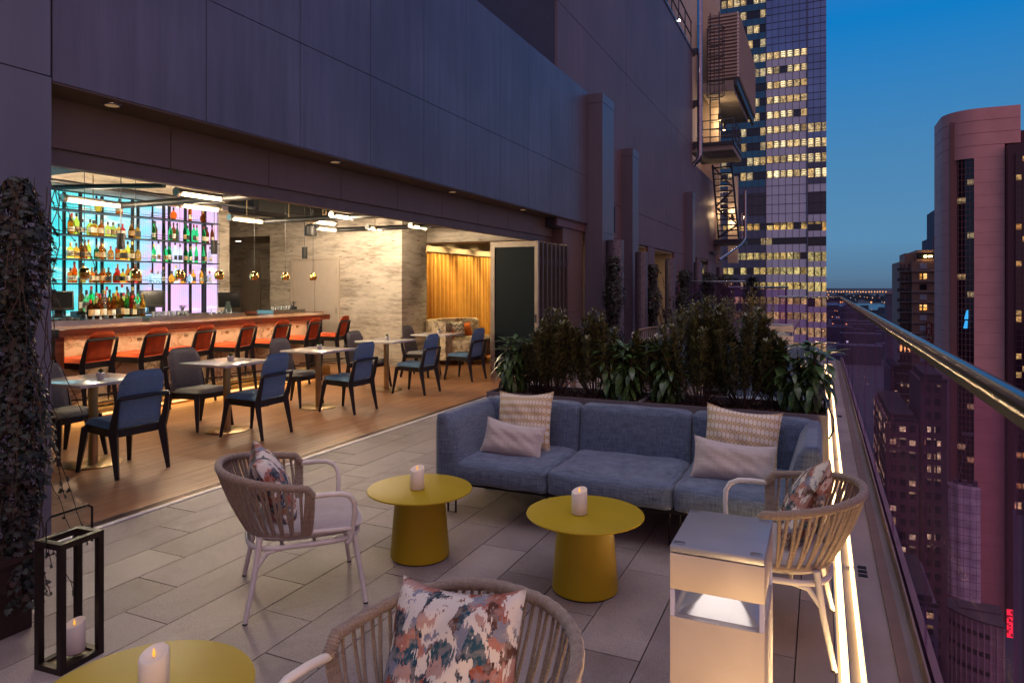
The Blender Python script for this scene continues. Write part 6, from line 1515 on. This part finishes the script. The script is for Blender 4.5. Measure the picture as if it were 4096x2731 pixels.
def block(name, lab, x0, x1, y0, y1, z1, mat, frac, seed, cat='building', grp=None, cw=2.4, ch=3.2, warm=((1, .6, .2), (1, .8, .45)), st=1.4, side=False):
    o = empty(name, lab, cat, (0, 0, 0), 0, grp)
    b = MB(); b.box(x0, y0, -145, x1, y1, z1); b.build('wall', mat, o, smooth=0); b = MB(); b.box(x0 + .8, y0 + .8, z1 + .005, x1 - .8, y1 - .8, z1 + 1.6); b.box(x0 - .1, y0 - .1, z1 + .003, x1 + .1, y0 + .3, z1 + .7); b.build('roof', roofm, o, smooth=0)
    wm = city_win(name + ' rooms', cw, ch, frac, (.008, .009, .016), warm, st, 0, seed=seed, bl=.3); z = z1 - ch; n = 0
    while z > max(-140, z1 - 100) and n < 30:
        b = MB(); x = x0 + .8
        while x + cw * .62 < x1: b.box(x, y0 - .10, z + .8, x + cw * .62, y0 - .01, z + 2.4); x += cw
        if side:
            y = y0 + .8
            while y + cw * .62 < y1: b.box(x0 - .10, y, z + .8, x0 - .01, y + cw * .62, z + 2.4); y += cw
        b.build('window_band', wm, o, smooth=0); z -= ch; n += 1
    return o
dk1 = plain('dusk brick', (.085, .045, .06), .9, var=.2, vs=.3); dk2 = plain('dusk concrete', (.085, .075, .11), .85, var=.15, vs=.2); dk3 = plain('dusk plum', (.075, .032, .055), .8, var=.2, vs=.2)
gb = 'dark buildings below the railing'; roofm = plain('tar roof', (.02, .018, .026), .9)
tt = empty('stepped_tower', 'dark stepped tower top rising behind the brown apartment building', 'tower')
b = MB(); b.box(38.5, 300, -145, 52, 330, 20); b.box(40, 301, 20, 52, 328, 30.8); b.build('wall', dk2, tt, smooth=0)
b = MB()
for x, z0, z1 in ((39.2, 10, 19), (41.0, 21, 29), (43.2, 10, 29)): b.box(x, 299.8, z0, x + .9, 299.99 if z0 < 20 else 300.9, z1)
b.build('window_strip', plain('slot window', (.02, .02, .03), .3), tt, smooth=0)
wtw = empty('water_tower', 'low tower block with a pyramid roof beyond the railing near the far shore', 'building')
b = MB(); b.box(40, 520, -145, 52, 532, -4); b.build('wall', dk2, wtw, smooth=0); b = MB(); b.hexa([(39.5, 519.5, -4), (52.5, 519.5, -4), (52.5, 532.5, -4), (39.5, 532.5, -4), (45.8, 525.8, 0), (46.2, 525.8, 0), (46.2, 526.2, 0), (45.8, 526.2, 0)]); b.build('roof', dk1, wtw, smooth=0)
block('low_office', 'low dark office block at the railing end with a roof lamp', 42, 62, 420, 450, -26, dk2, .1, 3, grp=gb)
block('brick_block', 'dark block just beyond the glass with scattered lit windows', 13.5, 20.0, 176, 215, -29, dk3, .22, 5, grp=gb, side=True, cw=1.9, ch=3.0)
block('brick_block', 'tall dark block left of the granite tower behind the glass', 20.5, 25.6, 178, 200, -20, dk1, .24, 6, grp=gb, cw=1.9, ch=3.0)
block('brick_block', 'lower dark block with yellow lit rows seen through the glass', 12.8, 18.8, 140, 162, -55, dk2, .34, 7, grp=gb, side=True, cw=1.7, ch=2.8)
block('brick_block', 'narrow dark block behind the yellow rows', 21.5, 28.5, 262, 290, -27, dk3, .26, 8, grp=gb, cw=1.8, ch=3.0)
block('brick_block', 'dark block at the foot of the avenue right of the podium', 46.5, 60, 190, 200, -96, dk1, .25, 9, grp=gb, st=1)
block('slate_tower', 'blue grey ribbed tower at the lower right corner', 25.4, 36, 118, 120, -30.9, plain('slate rib', (.09, .10, .13), .6), .02, 10, 'tower', gb, 1.1, 1.6)
block('low_office', 'far low block by the river with a white roof lamp', 55, 75, 640, 660, -32, dk2, .15, 11, grp=gb)
